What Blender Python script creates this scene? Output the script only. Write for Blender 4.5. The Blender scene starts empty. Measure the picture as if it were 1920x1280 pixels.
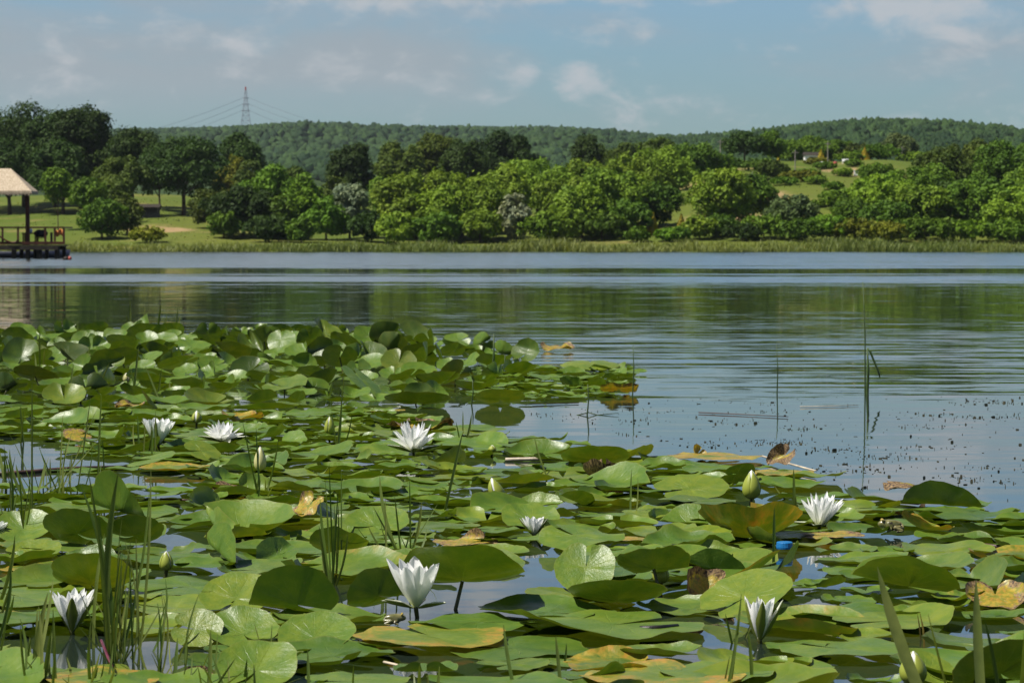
import bpy, math, random
import numpy as np
from mathutils import Vector
R_ = math.radians
scene = bpy.context.scene
COL = scene.collection

# ------------------------------------------------------------------ camera
F, CXP, CYP, HOR, H = 4800.0, 960.0, 640.0, 460.0, 0.57
TH = math.atan((CYP - HOR) / F)
cam_d = bpy.data.cameras.new('camera')
cam = bpy.data.objects.new('camera', cam_d); COL.objects.link(cam)
cam.location = (0, 0, H); cam.rotation_euler = (R_(90) - TH, 0, 0)
cam_d.sensor_width = 36.0; cam_d.lens = F / 1920 * 36
cam_d.clip_start = 0.05; cam_d.clip_end = 20000
cam_d.dof.use_dof = True; cam_d.dof.focus_distance = 5.2; cam_d.dof.aperture_fstop = 25
scene.camera = cam

# ------------------------------------------------------------------ sun, sky, exposure
SUN_EL, SUN_AZ = R_(58), R_(-108)       # azimuth from +Y (into the picture), negative = to the left
sun_d = bpy.data.lights.new('sun', 'SUN'); sun_d.energy = 5.0; sun_d.angle = R_(0.5); sun_d.color = (1, 0.95, 0.87)
sun = bpy.data.objects.new('sun', sun_d); COL.objects.link(sun)
sd = Vector((math.sin(SUN_AZ) * math.cos(SUN_EL), math.cos(SUN_AZ) * math.cos(SUN_EL), math.sin(SUN_EL)))
sun.rotation_euler = sd.to_track_quat('Z', 'Y').to_euler(); sun.location = (-20, 0, 40)
scene.view_settings.view_transform = 'Standard'; scene.view_settings.look = 'None'
scene.view_settings.exposure = 0.62; scene.view_settings.gamma = 1.0
scene.render.engine = 'CYCLES'
scene.cycles.max_bounces = 8; scene.cycles.transparent_max_bounces = 8; scene.cycles.volume_bounces = 0
scene.cycles.caustics_reflective = False; scene.cycles.caustics_refractive = False


class NT:
    """small helper to wire shader nodes"""
    def __init__(s, tree): s.t = tree; s.n = tree.nodes; s.l = tree.links
    def node(s, typ, **kw):
        n = s.n.new(typ)
        for k, v in kw.items(): setattr(n, k, v)
        return n
    def set(s, sock, v):
        if isinstance(v, bpy.types.NodeSocket): s.l.new(v, sock)
        else:
            if isinstance(v, (tuple, list)) and sock.type == 'RGBA' and len(v) == 3: v = (*v, 1)
            sock.default_value = v
    def math(s, op, a, b=None, c=None, clamp=False):
        n = s.node('ShaderNodeMath', operation=op, use_clamp=clamp)
        s.set(n.inputs[0], a)
        if b is not None: s.set(n.inputs[1], b)
        if c is not None: s.set(n.inputs[2], c)
        return n.outputs[0]
    def step(s, v, a, b, lo=0.0, hi=1.0):
        n = s.node('ShaderNodeMapRange', interpolation_type='SMOOTHSTEP')
        s.set(n.inputs[0], v); s.set(n.inputs[1], a); s.set(n.inputs[2], b); s.set(n.inputs[3], lo); s.set(n.inputs[4], hi)
        return n.outputs[0]
    def mix(s, f, a, b, blend='MIX'):
        n = s.node('ShaderNodeMix', data_type='RGBA', blend_type=blend)
        s.set(n.inputs[0], f); s.set(n.inputs[6], a); s.set(n.inputs[7], b)
        return n.outputs[2]
    def noise(s, vec, scale, detail=3, rough=0.55, out=0, dim='3D', dist=0.0):
        n = s.node('ShaderNodeTexNoise', noise_dimensions=dim)
        if vec is not None: s.l.new(vec, n.inputs['Vector'])
        n.inputs['Scale'].default_value = scale; n.inputs['Detail'].default_value = detail
        n.inputs['Roughness'].default_value = rough; n.inputs['Distortion'].default_value = dist
        return n.outputs[out]
    def vmul(s, vec, m, off=(0, 0, 0)):
        n = s.node('ShaderNodeVectorMath', operation='MULTIPLY_ADD')
        s.l.new(vec, n.inputs[0]); n.inputs[1].default_value = m; s.set(n.inputs[2], off)
        return n.outputs[0]
    def sep(s, vec):
        n = s.node('ShaderNodeSeparateXYZ'); s.l.new(vec, n.inputs[0]); return n.outputs
    def comb(s, x, y, z):
        n = s.node('ShaderNodeCombineXYZ')
        for i, v in enumerate((x, y, z)): s.set(n.inputs[i], v)
        return n.outputs[0]


world = bpy.data.worlds.new('World'); scene.world = world; world.use_nodes = True
w = NT(world.node_tree); w.n.clear()
sky = w.node('ShaderNodeTexSky', sky_type='NISHITA', sun_disc=False)
sky.sun_elevation = SUN_EL; sky.sun_rotation = SUN_AZ; sky.altitude = 100; sky.air_density = 1.0; sky.dust_density = 0.6; sky.ozone_density = 1.5
gen = w.node('ShaderNodeTexCoord').outputs['Generated']
gx, gy, gz = w.sep(gen)
tint = w.mix(w.step(gz, 0.03, 0.17), (0.555, 0.755, 0.87), (0.90, 1.12, 1.36))
tint = w.mix(w.step(gz, 0.30, 0.60), tint, (0.42, 0.52, 0.66))
skyc = w.mix(1.0, sky.outputs[0], tint, 'MULTIPLY')
ay = w.math('MAXIMUM', gy, 0.02); sx_n = w.math('MULTIPLY', w.math('DIVIDE', gx, ay), 1.412); sz_n = w.math('MULTIPLY', w.math('DIVIDE', gz, ay), 1.412)
n1 = w.noise(w.vmul(gen, (1.0, 1.0, 3.6)), 7.0, 6, 0.58, dist=0.3)
n2 = w.noise(w.vmul(gen, (1, 1, 1.9), (3.1, 0.4, 1.7)), 38.0, 7, 0.6, dist=0.25)
n3 = w.noise(w.vmul(gen, (1, 1, 5.0), (1.3, 2.4, 0.7)), 3.6, 3, 0.5)
# thin veil, thicker towards the left and higher up
veil = w.math('MULTIPLY', w.math('MULTIPLY', w.step(gz, 0.6, 0.3), w.step(w.math('ADD', w.math('ADD', n1, w.math('MULTIPLY', n3, 0.6)), w.math('MULTIPLY', gx, -0.75)), 0.62, 0.98)), w.step(gz, 0.036, 0.070), clamp=True)
# separate clouds: (azimuth, height, half width, half height) as tangents, and how thick
blobs = None
for bx, bz, rx, rz, st in ((.038, .090, .017, .009, .95), (.007, .093, .009, .007, .6), (.068, .081, .034, .008, .45), (.227, .130, .048, .014, .95), (.240, .117, .024, .007, .8), (.058, .115, .045, .009, .5), (-.02, .135, .15, .009, .6), (-.143, .109, .022, .012, .5), (-.22, .122, .10, .022, .3), (.066, .1005, .006, .005, .5), (-.10, .097, .10, .010, .12), (.14, .109, .035, .006, .35)):
    ex = w.math('DIVIDE', w.math('SUBTRACT', sx_n, bx), rx); ez = w.math('DIVIDE', w.math('SUBTRACT', sz_n, bz), rz)
    g = w.math('MULTIPLY', w.math('EXPONENT', w.math('MULTIPLY', w.math('ADD', w.math('MULTIPLY', ex, ex), w.math('MULTIPLY', ez, ez)), -0.9)), st)
    blobs = g if blobs is None else w.math('MAXIMUM', blobs, g)
high = w.math('MULTIPLY', w.step(gz, 0.096, 0.14), w.math('MULTIPLY', w.step(n3, 0.40, 0.58), w.step(gz, 0.5, 0.3)))
dens = w.math('ADD', w.math('MULTIPLY', w.math('ADD', n2, w.math('MULTIPLY', n1, 0.5)), 1.7), w.math('MULTIPLY', w.math('MAXIMUM', blobs, w.math('MULTIPLY', high, 0.75)), 0.62))
puff = w.step(dens, 1.36, 1.84)
cl = w.mix(w.math('MULTIPLY', veil, 0.80), skyc, (4.02, 4.45, 4.85))
cl = w.mix(w.math('MULTIPLY', puff, 0.80), cl, (6.1, 6.3, 6.6))
bg = w.node('ShaderNodeBackground'); w.set(bg.inputs[0], cl); bg.inputs[1].default_value = 0.055
wo = w.node('ShaderNodeOutputWorld'); w.l.new(bg.outputs[0], wo.inputs[0])

# ------------------------------------------------------------------ projection helpers
CT, ST = math.cos(TH), math.sin(TH)
def ray(px, py):
    u, v = (px - CXP) / F, (CYP - py) / F
    return np.array([u, CT + v * ST, -ST + v * CT])
def G(px, py, z=0.0):
    r = ray(px, py); t = (z - H) / r[2]
    return np.array([0, 0, H]) + r * t
def P(px, py, d):
    r = ray(px, py); return np.array([0, 0, H]) + r * (d / r[1])
def proj(p):
    p = np.asarray(p, float); q = p - np.array([0, 0, H])
    f = q[..., 1] * CT - q[..., 2] * ST; up = q[..., 1] * ST + q[..., 2] * CT
    return CXP + F * q[..., 0] / f, CYP - F * up / f
def pxm(py): return (py - HOR) / H     # pixels per metre on the water at image row py

# ------------------------------------------------------------------ object helpers
def tag(o, label=None, cat=None, group=None, kind=None):
    for k, v in (('label', label), ('category', cat), ('group', group), ('kind', kind)):
        if v: o[k] = v
    return o
def mesh_obj(name, verts, faces, mat, parent=None, loc=(0, 0, 0), smooth=True, uv=None, attr=None, matidx=None):
    me = bpy.data.meshes.new(name)
    verts = np.asarray(verts, np.float32)
    if isinstance(faces, np.ndarray):
        nf, k = faces.shape
        me.vertices.add(len(verts)); me.vertices.foreach_set('co', verts.ravel())
        me.loops.add(nf * k); me.loops.foreach_set('vertex_index', faces.ravel().astype(np.int32))
        me.polygons.add(nf); me.polygons.foreach_set('loop_start', np.arange(0, nf * k, k, dtype=np.int32))
        me.polygons.foreach_set('loop_total', np.full(nf, k, np.int32))
        me.update(calc_edges=True)
    else:
        me.from_pydata([tuple(map(float, v)) for v in verts], [], faces)
    for m in (mat if isinstance(mat, (list, tuple)) else [mat]): me.materials.append(m)
    if matidx is not None: me.polygons.foreach_set('material_index', np.asarray(matidx, np.int32))
    me.polygons.foreach_set('use_smooth', np.full(len(me.polygons), smooth))
    if uv is not None:
        l = me.uv_layers.new(name='flat'); vi = np.zeros(len(me.loops), np.int32); me.loops.foreach_get('vertex_index', vi)
        l.data.foreach_set('uv', np.asarray(uv, np.float32)[vi].ravel())
    if attr is not None:
        for an, av in attr.items():
            a = me.attributes.new(an, 'FLOAT', 'POINT'); a.data.foreach_set('value', np.asarray(av, np.float32))
    o = bpy.data.objects.new(name, me); COL.objects.link(o); o.location = tuple(map(float, loc))
    if parent: o.parent = parent
    return o
def empty(name, loc):
    o = bpy.data.objects.new(name, None); COL.objects.link(o); o.location = tuple(map(float, loc)); o.empty_display_size = 0.1
    return o
class MB:
    """collects boxes and tubes into one mesh"""
    def __init__(s): s.v = []; s.f = []
    def box(s, a, b):
        n = len(s.v); (x0, y0, z0), (x1, y1, z1) = a, b
        s.v += [(x0, y0, z0), (x1, y0, z0), (x1, y1, z0), (x0, y1, z0), (x0, y0, z1), (x1, y0, z1), (x1, y1, z1), (x0, y1, z1)]
        s.f += [tuple(n + i for i in q) for q in ((0, 3, 2, 1), (4, 5, 6, 7), (0, 1, 5, 4), (1, 2, 6, 5), (2, 3, 7, 6), (3, 0, 4, 7))]
        return s
    def tube(s, pts, rad, k=7):
        pts = [Vector(tuple(map(float, p))) for p in pts]
        if not hasattr(rad, '__len__'): rad = [rad] * len(pts)
        n0 = len(s.v)
        for i, p in enumerate(pts):
            d = (pts[min(i + 1, len(pts) - 1)] - pts[max(i - 1, 0)]).normalized()
            a = d.orthogonal().normalized() if abs(d.z) < 0.99 else Vector((1, 0, 0)); a = (a - d * a.dot(d)).normalized(); b = d.cross(a)
            for j in range(k):
                t = 2 * math.pi * j / k; s.v.append(tuple(p + (a * math.cos(t) + b * math.sin(t)) * rad[i]))
        for i in range(len(pts) - 1):
            for j in range(k):
                a0 = n0 + i * k + j; a1 = n0 + i * k + (j + 1) % k; s.f.append((a0, a1, a1 + k, a0 + k))
        s.f.append(tuple(n0 + j for j in reversed(range(k)))); s.f.append(tuple(n0 + (len(pts) - 1) * k + j for j in range(k)))
        return s
    def poly(s, pts, faces):
        n = len(s.v); s.v += [tuple(map(float, p)) for p in pts]; s.f += [tuple(n + i for i in q) for q in faces]; return s
    def build(s, name, mat, parent=None, loc=(0, 0, 0), smooth=False): return mesh_obj(name, s.v, s.f, mat, parent, loc, smooth)

# ------------------------------------------------------------------ materials
def mat_new(name):
    m = bpy.data.materials.new(name); m.use_nodes = True; t = NT(m.node_tree); t.n.clear()
    out = t.node('ShaderNodeOutputMaterial'); return m, t, out
def principled(t, col, rough=0.6, spec=0.4, normal=None):
    p = t.node('ShaderNodeBsdfPrincipled'); t.set(p.inputs['Base Color'], col); t.set(p.inputs['Roughness'], rough)
    p.inputs['Specular IOR Level'].default_value = spec
    if normal is not None: t.l.new(normal, p.inputs['Normal'])
    return p
def bump(t, h, strength, dist):
    b = t.node('ShaderNodeBump'); b.inputs['Strength'].default_value = strength; b.inputs['Distance'].default_value = dist
    t.l.new(h, b.inputs['Height']); return b.outputs[0]
def simple(name, col, rough=0.7, spec=0.3, var=0.25, scale=6.0, metal=0.0):
    m, t, o = mat_new(name)
    co = t.node('ShaderNodeTexCoord').outputs['Object']
    n = t.noise(co, scale, 5)
    c2 = tuple(min(1, c * (1 + var)) for c in col); c1 = tuple(c * (1 - var) for c in col)
    p = principled(t, t.mix(t.step(n, 0.3, 0.7), c1, c2), rough, spec, bump(t, n, 0.25, 0.01)); p.inputs['Metallic'].default_value = metal
    t.l.new(p.outputs[0], o.inputs[0]); return m

def make_lily_leaf():
    m, t, o = mat_new('lily_leaf')
    uv = t.node('ShaderNodeUVMap', uv_map='flat').outputs[0]
    info = t.node('ShaderNodeObjectInfo')
    ux, uy, _ = t.sep(uv)
    r = t.math('SQRT', t.math('ADD', t.math('MULTIPLY', ux, ux), t.math('MULTIPLY', uy, uy)))
    th = t.math('ARCTAN2', uy, ux)
    off = t.comb(t.math('MULTIPLY', info.outputs['Random'], 37.0), t.math('MULTIPLY', info.outputs['Random'], 91.0), 0.0)
    co = t.vmul(uv, (1, 1, 1), off)
    nb = t.noise(co, 2.2, 4, 0.6); nf = t.noise(co, 11.0, 4, 0.6); ns = t.noise(co, 34.0, 2, 0.5)
    # branching radial veins
    wob = t.math('MULTIPLY', t.noise(co, 3.0, 2), 0.5)
    ph = t.math('ADD', t.math('MULTIPLY', th, 2.7), wob)
    tri = t.math('PINGPONG', ph, 0.5)
    vein = t.math('MULTIPLY', t.step(tri, 0.055, 0.0), t.step(r, 1.0, 0.15))
    tone = info.outputs['Color']
    c = t.mix(t.step(nb, 0.35, 0.7), t.mix(1.0, tone, (0.80, 0.88, 0.9), 'MULTIPLY'), t.mix(1.0, tone, (1.28, 1.12, 1.0), 'MULTIPLY'))
    c = t.mix(t.math('MULTIPLY', vein, 0.55), c, t.mix(1.0, tone, (1.7, 1.5, 1.6), 'MULTIPLY'))
    c = t.mix(t.step(r, 0.965, 1.0, 0, 0.5), c, (0.16, 0.17, 0.03))
    # ageing: alpha of the object colour says how far the leaf has turned
    a = info.outputs['Alpha']
    v = t.math('ADD', t.math('MULTIPLY', r, 0.45), t.math('ADD', t.math('MULTIPLY', nb, 0.75), t.math('MULTIPLY', nf, 0.28)))
    t1 = t.math('MULTIPLY_ADD', a, -1.25, 1.32)
    ym = t.math('MULTIPLY', t.step(v, t1, t.math('ADD', t1, 0.30)), 0.93)
    yc = t.mix(t.step(t.noise(co, 6.0, 4, 0.65), 0.38, 0.62), (0.21, 0.20, 0.02), t.mix(t.step(nb, 0.4, 0.62), (0.42, 0.30, 0.035), (0.40, 0.20, 0.03)))
    c = t.mix(ym, c, yc)
    t2 = t.math('MULTIPLY_ADD', a, -0.86, 1.53)
    bm = t.step(v, t2, t.math('ADD', t2, 0.09))
    bc = t.mix(t.step(nf, 0.4, 0.62), (0.035, 0.016, 0.008), (0.25, 0.165, 0.07))
    c = t.mix(bm, c, bc)
    # specks and little bites
    c = t.mix(t.math('MULTIPLY', t.step(ns, 0.735, 0.76), 0.8), c, (0.03, 0.022, 0.01))
    c = t.mix(t.math('MULTIPLY', t.step(t.noise(co, 19.0, 2, 0.5), 0.72, 0.76), 0.35), c, (0.26, 0.21, 0.07))
    h = t.math('ADD', t.math('MULTIPLY', vein, -0.5), t.math('ADD', t.math('MULTIPLY', nf, 0.35), t.math('MULTIPLY', nb, 0.6)))
    nrm = bump(t, h, 0.5, 0.004)
    rough = t.math('ADD', t.step(nf, 0.3, 0.7, 0.34, 0.50), t.math('MULTIPLY', bm, 0.3), clamp=True)
    p = principled(t, c, rough, 0.5, nrm)
    tr = t.node('ShaderNodeBsdfTranslucent'); t.set(tr.inputs[0], t.mix(1.0, c, (1.35, 1.2, 0.45), 'MULTIPLY'))
    mx = t.node('ShaderNodeMixShader'); t.set(mx.inputs[0], t.math('MULTIPLY_ADD', bm, -0.14, 0.20)); t.l.new(p.outputs[0], mx.inputs[1]); t.l.new(tr.outputs[0], mx.inputs[2])
    t.l.new(mx.outputs[0], o.inputs[0]); return m

def make_petal(name, base, tip, trans=0.35):
    m, t, o = mat_new(name)
    uv = t.node('ShaderNodeUVMap', uv_map='flat').outputs[0]; ux, uy, _ = t.sep(uv)
    n = t.noise(t.vmul(uv, (3, 26, 1)), 2.0, 3)
    c = t.mix(t.step(ux, 0.02, 0.42), base, tip)
    c = t.mix(t.math('MULTIPLY', t.step(n, 0.45, 0.7), 0.10), c, tuple(x * 0.72 for x in tip))
    c = t.mix(t.math('MULTIPLY', t.step(t.noise(uv, 21.0, 3), 0.74, 0.78), 0.5), c, (0.30, 0.22, 0.10))
    p = principled(t, c, 0.42, 0.35, bump(t, n, 0.2, 0.001))
    tr = t.node('ShaderNodeBsdfTranslucent'); t.set(tr.inputs[0], c)
    mx = t.node('ShaderNodeMixShader'); mx.inputs[0].default_value = trans; t.l.new(p.outputs[0], mx.inputs[1]); t.l.new(tr.outputs[0], mx.inputs[2])
    t.l.new(mx.outputs[0], o.inputs[0]); return m

def make_blade(name, c1, c2, trans=0.35, rough=0.45):
    m, t, o = mat_new(name)
    at = t.node('ShaderNodeAttribute', attribute_name='tone').outputs['Fac']
    co = t.node('ShaderNodeTexCoord').outputs['Object']
    c = t.mix(at, c1, c2); n = t.noise(co, 40.0, 3)
    c = t.mix(t.step(n, 0.35, 0.7, 0, 0.4), c, tuple(x * 0.6 for x in c1))
    p = principled(t, c, rough, 0.4)
    tr = t.node('ShaderNodeBsdfTranslucent'); t.set(tr.inputs[0], t.mix(1.0, c, (1.3, 1.25, 0.6), 'MULTIPLY'))
    mx = t.node('ShaderNodeMixShader'); mx.inputs[0].default_value = trans; t.l.new(p.outputs[0], mx.inputs[1]); t.l.new(tr.outputs[0], mx.inputs[2])
    t.l.new(mx.outputs[0], o.inputs[0]); return m

def make_foliage():
    """tree leaves: colour of the object, varied leaf by leaf"""
    m, t, o = mat_new('tree_foliage')
    at = t.node('ShaderNodeAttribute', attribute_name='tone').outputs['Fac']
    info = t.node('ShaderNodeObjectInfo'); tone = info.outputs['Color']
    c = t.mix(at, t.mix(1.0, tone, (0.62, 0.70, 0.8), 'MULTIPLY'), t.mix(1.0, tone, (1.40, 1.28, 1.1), 'MULTIPLY'))
    p = principled(t, c, 0.6, 0.12)
    tr = t.node('ShaderNodeBsdfTranslucent'); t.set(tr.inputs[0], t.mix(1.0, c, (1.3, 1.35, 0.55), 'MULTIPLY'))
    mx = t.node('ShaderNodeMixShader'); mx.inputs[0].default_value = 0.20; t.l.new(p.outputs[0], mx.inputs[1]); t.l.new(tr.outputs[0], mx.inputs[2])
    t.l.new(mx.outputs[0], o.inputs[0]); return m

def make_forest():
    m, t, o = mat_new('forest_canopy')
    at = t.node('ShaderNodeAttribute', attribute_name='tone').outputs['Fac']
    co = t.node('ShaderNodeTexCoord').outputs['Object']
    n = t.noise(co, 0.35, 4, 0.7)
    c = t.mix(at, (0.009, 0.030, 0.010), (0.042, 0.084, 0.020))
    c = t.mix(t.step(n, 0.35, 0.65, 0.0, 0.45), c, (0.014, 0.030, 0.010))
    p = principled(t, c, 0.75, 0.15, bump(t, t.noise(co, 0.7, 4, 0.7), 0.9, 1.2))
    t.l.new(p.outputs[0], o.inputs[0]); return m

def make_water():
    m, t, o = mat_new('lake_water')
    pos = t.node('ShaderNodeNewGeometry').outputs['Position']
    px_, py_, _ = t.sep(pos)
    # wind pattern: distance from the bank decides how ruffled the lake is, its edges wander
    wig = t.math('SUBTRACT', t.noise(t.vmul(pos, (0.035, 0.10, 0)), 1.0, 4, 0.6), 0.5)
    lg = t.math('LOGARITHM', t.math('MAXIMUM', py_, 1.0), 10.0)
    wig2 = t.math('SUBTRACT', t.noise(t.vmul(pos, (0.035, 0.16, 0), (5, 2, 0)), 1.0, 5, 0.68), 0.5)
    lw = t.math('MULTIPLY_ADD', wig2, 0.26, t.math('MULTIPLY_ADD', wig, 0.10, lg))
    q = t.math('DIVIDE', lw, 2.5)
    ramp = t.node('ShaderNodeValToRGB'); t.l.new(q, ramp.inputs[0]); cr = ramp.color_ramp
    stops = [(3.0, .006), (9.2, .010), (11.0, .045), (15.5, .040), (19.0, .022), (26.0, .018), (34.0, .034), (44.0, .10), (48.0, .10), (53.0, .034), (61.5, .034), (72.0, .13), (220.0, .12)]
    while len(cr.elements) > 1: cr.elements.remove(cr.elements[-1])
    for i, (y, a) in enumerate(stops):
        e = cr.elements[0] if i == 0 else cr.elements.new(math.log10(y) / 2.5)
        e.position = math.log10(y) / 2.5; e.color = (a, a, a, 1)
    amp = t.math('MULTIPLY', ramp.outputs[0], 1.0)
    patch = t.step(t.noise(t.vmul(pos, (0.12, 0.5, 0)), 1.0, 3), 0.3, 0.7, 0.55, 1.45)
    amp = t.math('MULTIPLY', amp, patch)
    # slopes of the ripples: long-crested ones and small chop
    s1 = t.math('SUBTRACT', t.noise(t.vmul(pos, (0.9, 5.5, 0)), 1.0, 3, 0.55), 0.5)
    s2 = t.math('SUBTRACT', t.noise(t.vmul(pos, (3.0, 12.0, 0), (7, 3, 0)), 1.0, 3, 0.6), 0.5)
    s3 = t.math('SUBTRACT', t.noise(t.vmul(pos, (5.0, 6.0, 0), (1, 9, 0)), 1.0, 3, 0.6), 0.5)
    sy = t.math('MULTIPLY', t.math('ADD', t.math('MULTIPLY', s1, 3.4), t.math('MULTIPLY', s2, 2.2)), amp); sy = t.math('MULTIPLY_ADD', t.step(amp, 0.04, 0.12), -0.06, t.math('MULTIPLY', sy, t.step(amp, 0.04, 0.12, 1.0, 0.62)))
    sx = t.math('MULTIPLY', t.math('MULTIPLY', s3, 1.4), amp)
    nv = t.node('ShaderNodeVectorMath', operation='NORMALIZE'); t.l.new(t.comb(sx, sy, 1.0), nv.inputs[0])
    p = principled(t, (0.014, 0.022, 0.016), 0.03, 0.5, nv.outputs[0]); p.inputs['IOR'].default_value = 1.6
    t.set(p.inputs['Roughness'], t.math('MULTIPLY_ADD', amp, 0.5, 0.012))
    t.l.new(p.outputs[0], o.inputs[0]); return m

def make_ground():
    m, t, o = mat_new('meadow')
    pos = t.node('ShaderNodeNewGeometry').outputs['Position']
    n = t.noise(pos, 0.05, 5, 0.6); n2 = t.noise(pos, 0.6, 5, 0.7); n3 = t.noise(t.vmul(pos, (1, 1, 1), (40, 9, 0)), 0.09, 4, 0.6)
    c = t.mix(t.step(n, 0.35, 0.65), (0.072, 0.104, 0.013), (0.108, 0.124, 0.020))
    c = t.mix(t.step(n2, 0.35, 0.75, 0, 0.5), c, (0.065, 0.090, 0.015))
    c = t.mix(t.step(n3, 0.56, 0.68, 0, 0.75), c, (0.21, 0.165, 0.060))
    at = t.node('ShaderNodeAttribute', attribute_name='bare').outputs['Fac']
    c = t.mix(t.step(t.math('ADD', at, t.math('MULTIPLY', n2, 0.6)), 0.6, 0.95), c, t.mix(n2, (0.20, 0.13, 0.06), (0.36, 0.26, 0.13)))
    p = principled(t, c, 0.9, 0.1, bump(t, n2, 0.6, 0.3)); t.l.new(p.outputs[0], o.inputs[0]); return m

LEAF = make_lily_leaf()
PETAL = make_petal('white_petal', (0.62, 0.66, 0.36), (0.90, 0.90, 0.88))
SEPAL_OUT = make_petal('sepal_outer', (0.16, 0.21, 0.03), (0.13, 0.16, 0.025), 0.15)
SEPAL_IN = make_petal('sepal_inner', (0.55, 0.60, 0.30), (0.72, 0.74, 0.60), 0.2)
BUDGREEN = make_petal('bud_green', (0.22, 0.27, 0.03), (0.27, 0.31, 0.045), 0.15)
STAMEN = simple('stamen_yellow', (0.75, 0.42, 0.02), 0.6, 0.3, 0.2, 60)
STALK = simple('lily_stalk', (0.055, 0.060, 0.012), 0.4, 0.4, 0.4, 30)
GRASS = make_blade('waterside_grass', (0.075, 0.130, 0.016), (0.210, 0.235, 0.055))
REEDM = make_blade('reed_green', (0.105, 0.150, 0.020), (0.230, 0.250, 0.055), 0.3, 0.6)
TALLG = make_blade('meadow_grass', (0.085, 0.115, 0.014), (0.140, 0.145, 0.028), 0.3, 0.6)
STEM = simple('rush_stem', (0.035, 0.065, 0.012), 0.5, 0.35, 0.3, 20)
FOL = make_foliage(); FOREST = make_forest(); WATER = make_water(); GROUND = make_ground()
BARK = simple('bark', (0.085, 0.062, 0.042), 0.9, 0.1, 0.4, 3)
HILLM = simple('hill_soil', (0.030, 0.050, 0.016), 0.95, 0.05, 0.4, 0.05)
REDWOOD = simple('red_brown_wood', (0.060, 0.016, 0.008), 0.6, 0.3, 0.35, 4)
DARKWOOD = simple('dark_wet_wood', (0.030, 0.024, 0.018), 0.7, 0.25, 0.4, 4)
DECKM = simple('deck_boards', (0.16, 0.12, 0.075), 0.8, 0.2, 0.3, 5)
STEEL = simple('galvanised_steel', (0.30, 0.34, 0.38), 0.6, 0.4, 0.1, 1)
WHITEP = simple('white_paint', (0.80, 0.80, 0.78), 0.5, 0.4, 0.05, 5)
REDP = simple('red_paint', (0.30, 0.045, 0.03), 0.5, 0.4, 0.15, 5)
GREYW = simple('weathered_pole', (0.22, 0.20, 0.17), 0.8, 0.2, 0.2, 3)
SHEDM = simple('shed_boards', (0.055, 0.050, 0.055), 0.8, 0.2, 0.3, 3)
CLOTHD = simple('dark_cloth', (0.012, 0.013, 0.020), 0.85, 0.2, 0.3, 9)
HULL = simple('dark_blue_hull', (0.008, 0.012, 0.030), 0.4, 0.5, 0.2, 2)
TWIGM = simple('wet_twig', (0.060, 0.030, 0.022), 0.5, 0.4, 0.5, 25)
PALET = simple('bleached_stem', (0.42, 0.36, 0.27), 0.6, 0.3, 0.3, 25)
BLUEP = simple('blue_plastic', (0.008, 0.13, 0.34), 0.35, 0.5, 0.05, 30)
BLACKS = simple('black_stick', (0.010, 0.008, 0.007), 0.5, 0.4, 0.4, 60)
MAGEN = simple('magenta_stem', (0.10, 0.012, 0.030), 0.45, 0.4, 0.3, 30)
ORANGEC = simple('orange_cloth', (0.55, 0.20, 0.06), 0.8, 0.2, 0.3, 3)
SPECK = simple('weed_bits', (0.045, 0.042, 0.025), 0.7, 0.2, 0.5, 20)
def thatch():
    m, t, o = mat_new('straw_thatch'); co = t.node('ShaderNodeTexCoord').outputs['Object']
    n = t.noise(t.vmul(co, (6, 6, 0.7)), 3.0, 5, 0.7)
    p = principled(t, t.mix(t.step(n, 0.3, 0.7), (0.36, 0.28, 0.19), (0.60, 0.50, 0.37)), 0.9, 0.1, bump(t, n, 0.8, 0.05)); t.l.new(p.outputs[0], o.inputs[0]); return m
THATCH = thatch()
def frogskin():
    m, t, o = mat_new('frog_skin'); co = t.node('ShaderNodeTexCoord').outputs['Object']
    n = t.noise(co, 110.0, 3, 0.6); n2 = t.noise(co, 45.0, 2)
    c = t.mix(t.step(n2, 0.4, 0.6), (0.10, 0.10, 0.03), (0.19, 0.17, 0.07)); c = t.mix(t.step(n, 0.56, 0.63), c, (0.025, 0.020, 0.010))
    p = principled(t, c, 0.3, 0.5, bump(t, n, 0.5, 0.001)); t.l.new(p.outputs[0], o.inputs[0]); return m
FROG = frogskin()

# ================================================================== SETTING
def interp(x, tab):
    xs, ys = zip(*tab); return np.interp(x, xs, ys)
def smooth01(x): x = np.clip(x, 0, 1); return x * x * (3 - 2 * x)
SHORE = 229.0
def ground_z(x, d):
    """height of the far bank above the water"""
    x = np.asarray(x, float); d = np.asarray(d, float)
    t = x / np.maximum(d, 1) * 1.412
    sl = interp(t, [(-0.4, .085), (-0.28, .085), (-0.19, .095), (-0.1, .08), (0.05, .10), (0.12, .15), (0.2, .155), (0.3, .12)])
    run = np.clip(d - SHORE, -60, 110)
    z = np.where(run < 0, run * 0.06, 0.70 * sl * run * (0.75 + 0.25 * smooth01(run / 40))) + 0.15
    z = z + np.clip(d - SHORE - 110, 0, 600) * 0.012
    z = z + 0.25 * np.sin(x * 0.15 + d * 0.05) * smooth01(run / 25) + 0.14 * np.sin(x * 0.43 - d * 0.17) * smooth01(run / 25)
    return z
def grid_obj(name, xs, ds, zf, mat, attr=None):
    X, D = np.meshgrid(xs, ds); Z = zf(X, D)
    v = np.stack([X, D, Z], -1).reshape(-1, 3); nx, nd = len(xs), len(ds)
    i = np.arange(nd - 1)[:, None] * nx + np.arange(nx - 1)[None, :]; i = i.ravel()
    f = np.stack([i, i + 1, i + nx + 1, i + nx], -1)
    return tag(mesh_obj(name, v, f, mat, attr=attr(X, D) if attr else None), kind='structure')
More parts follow.
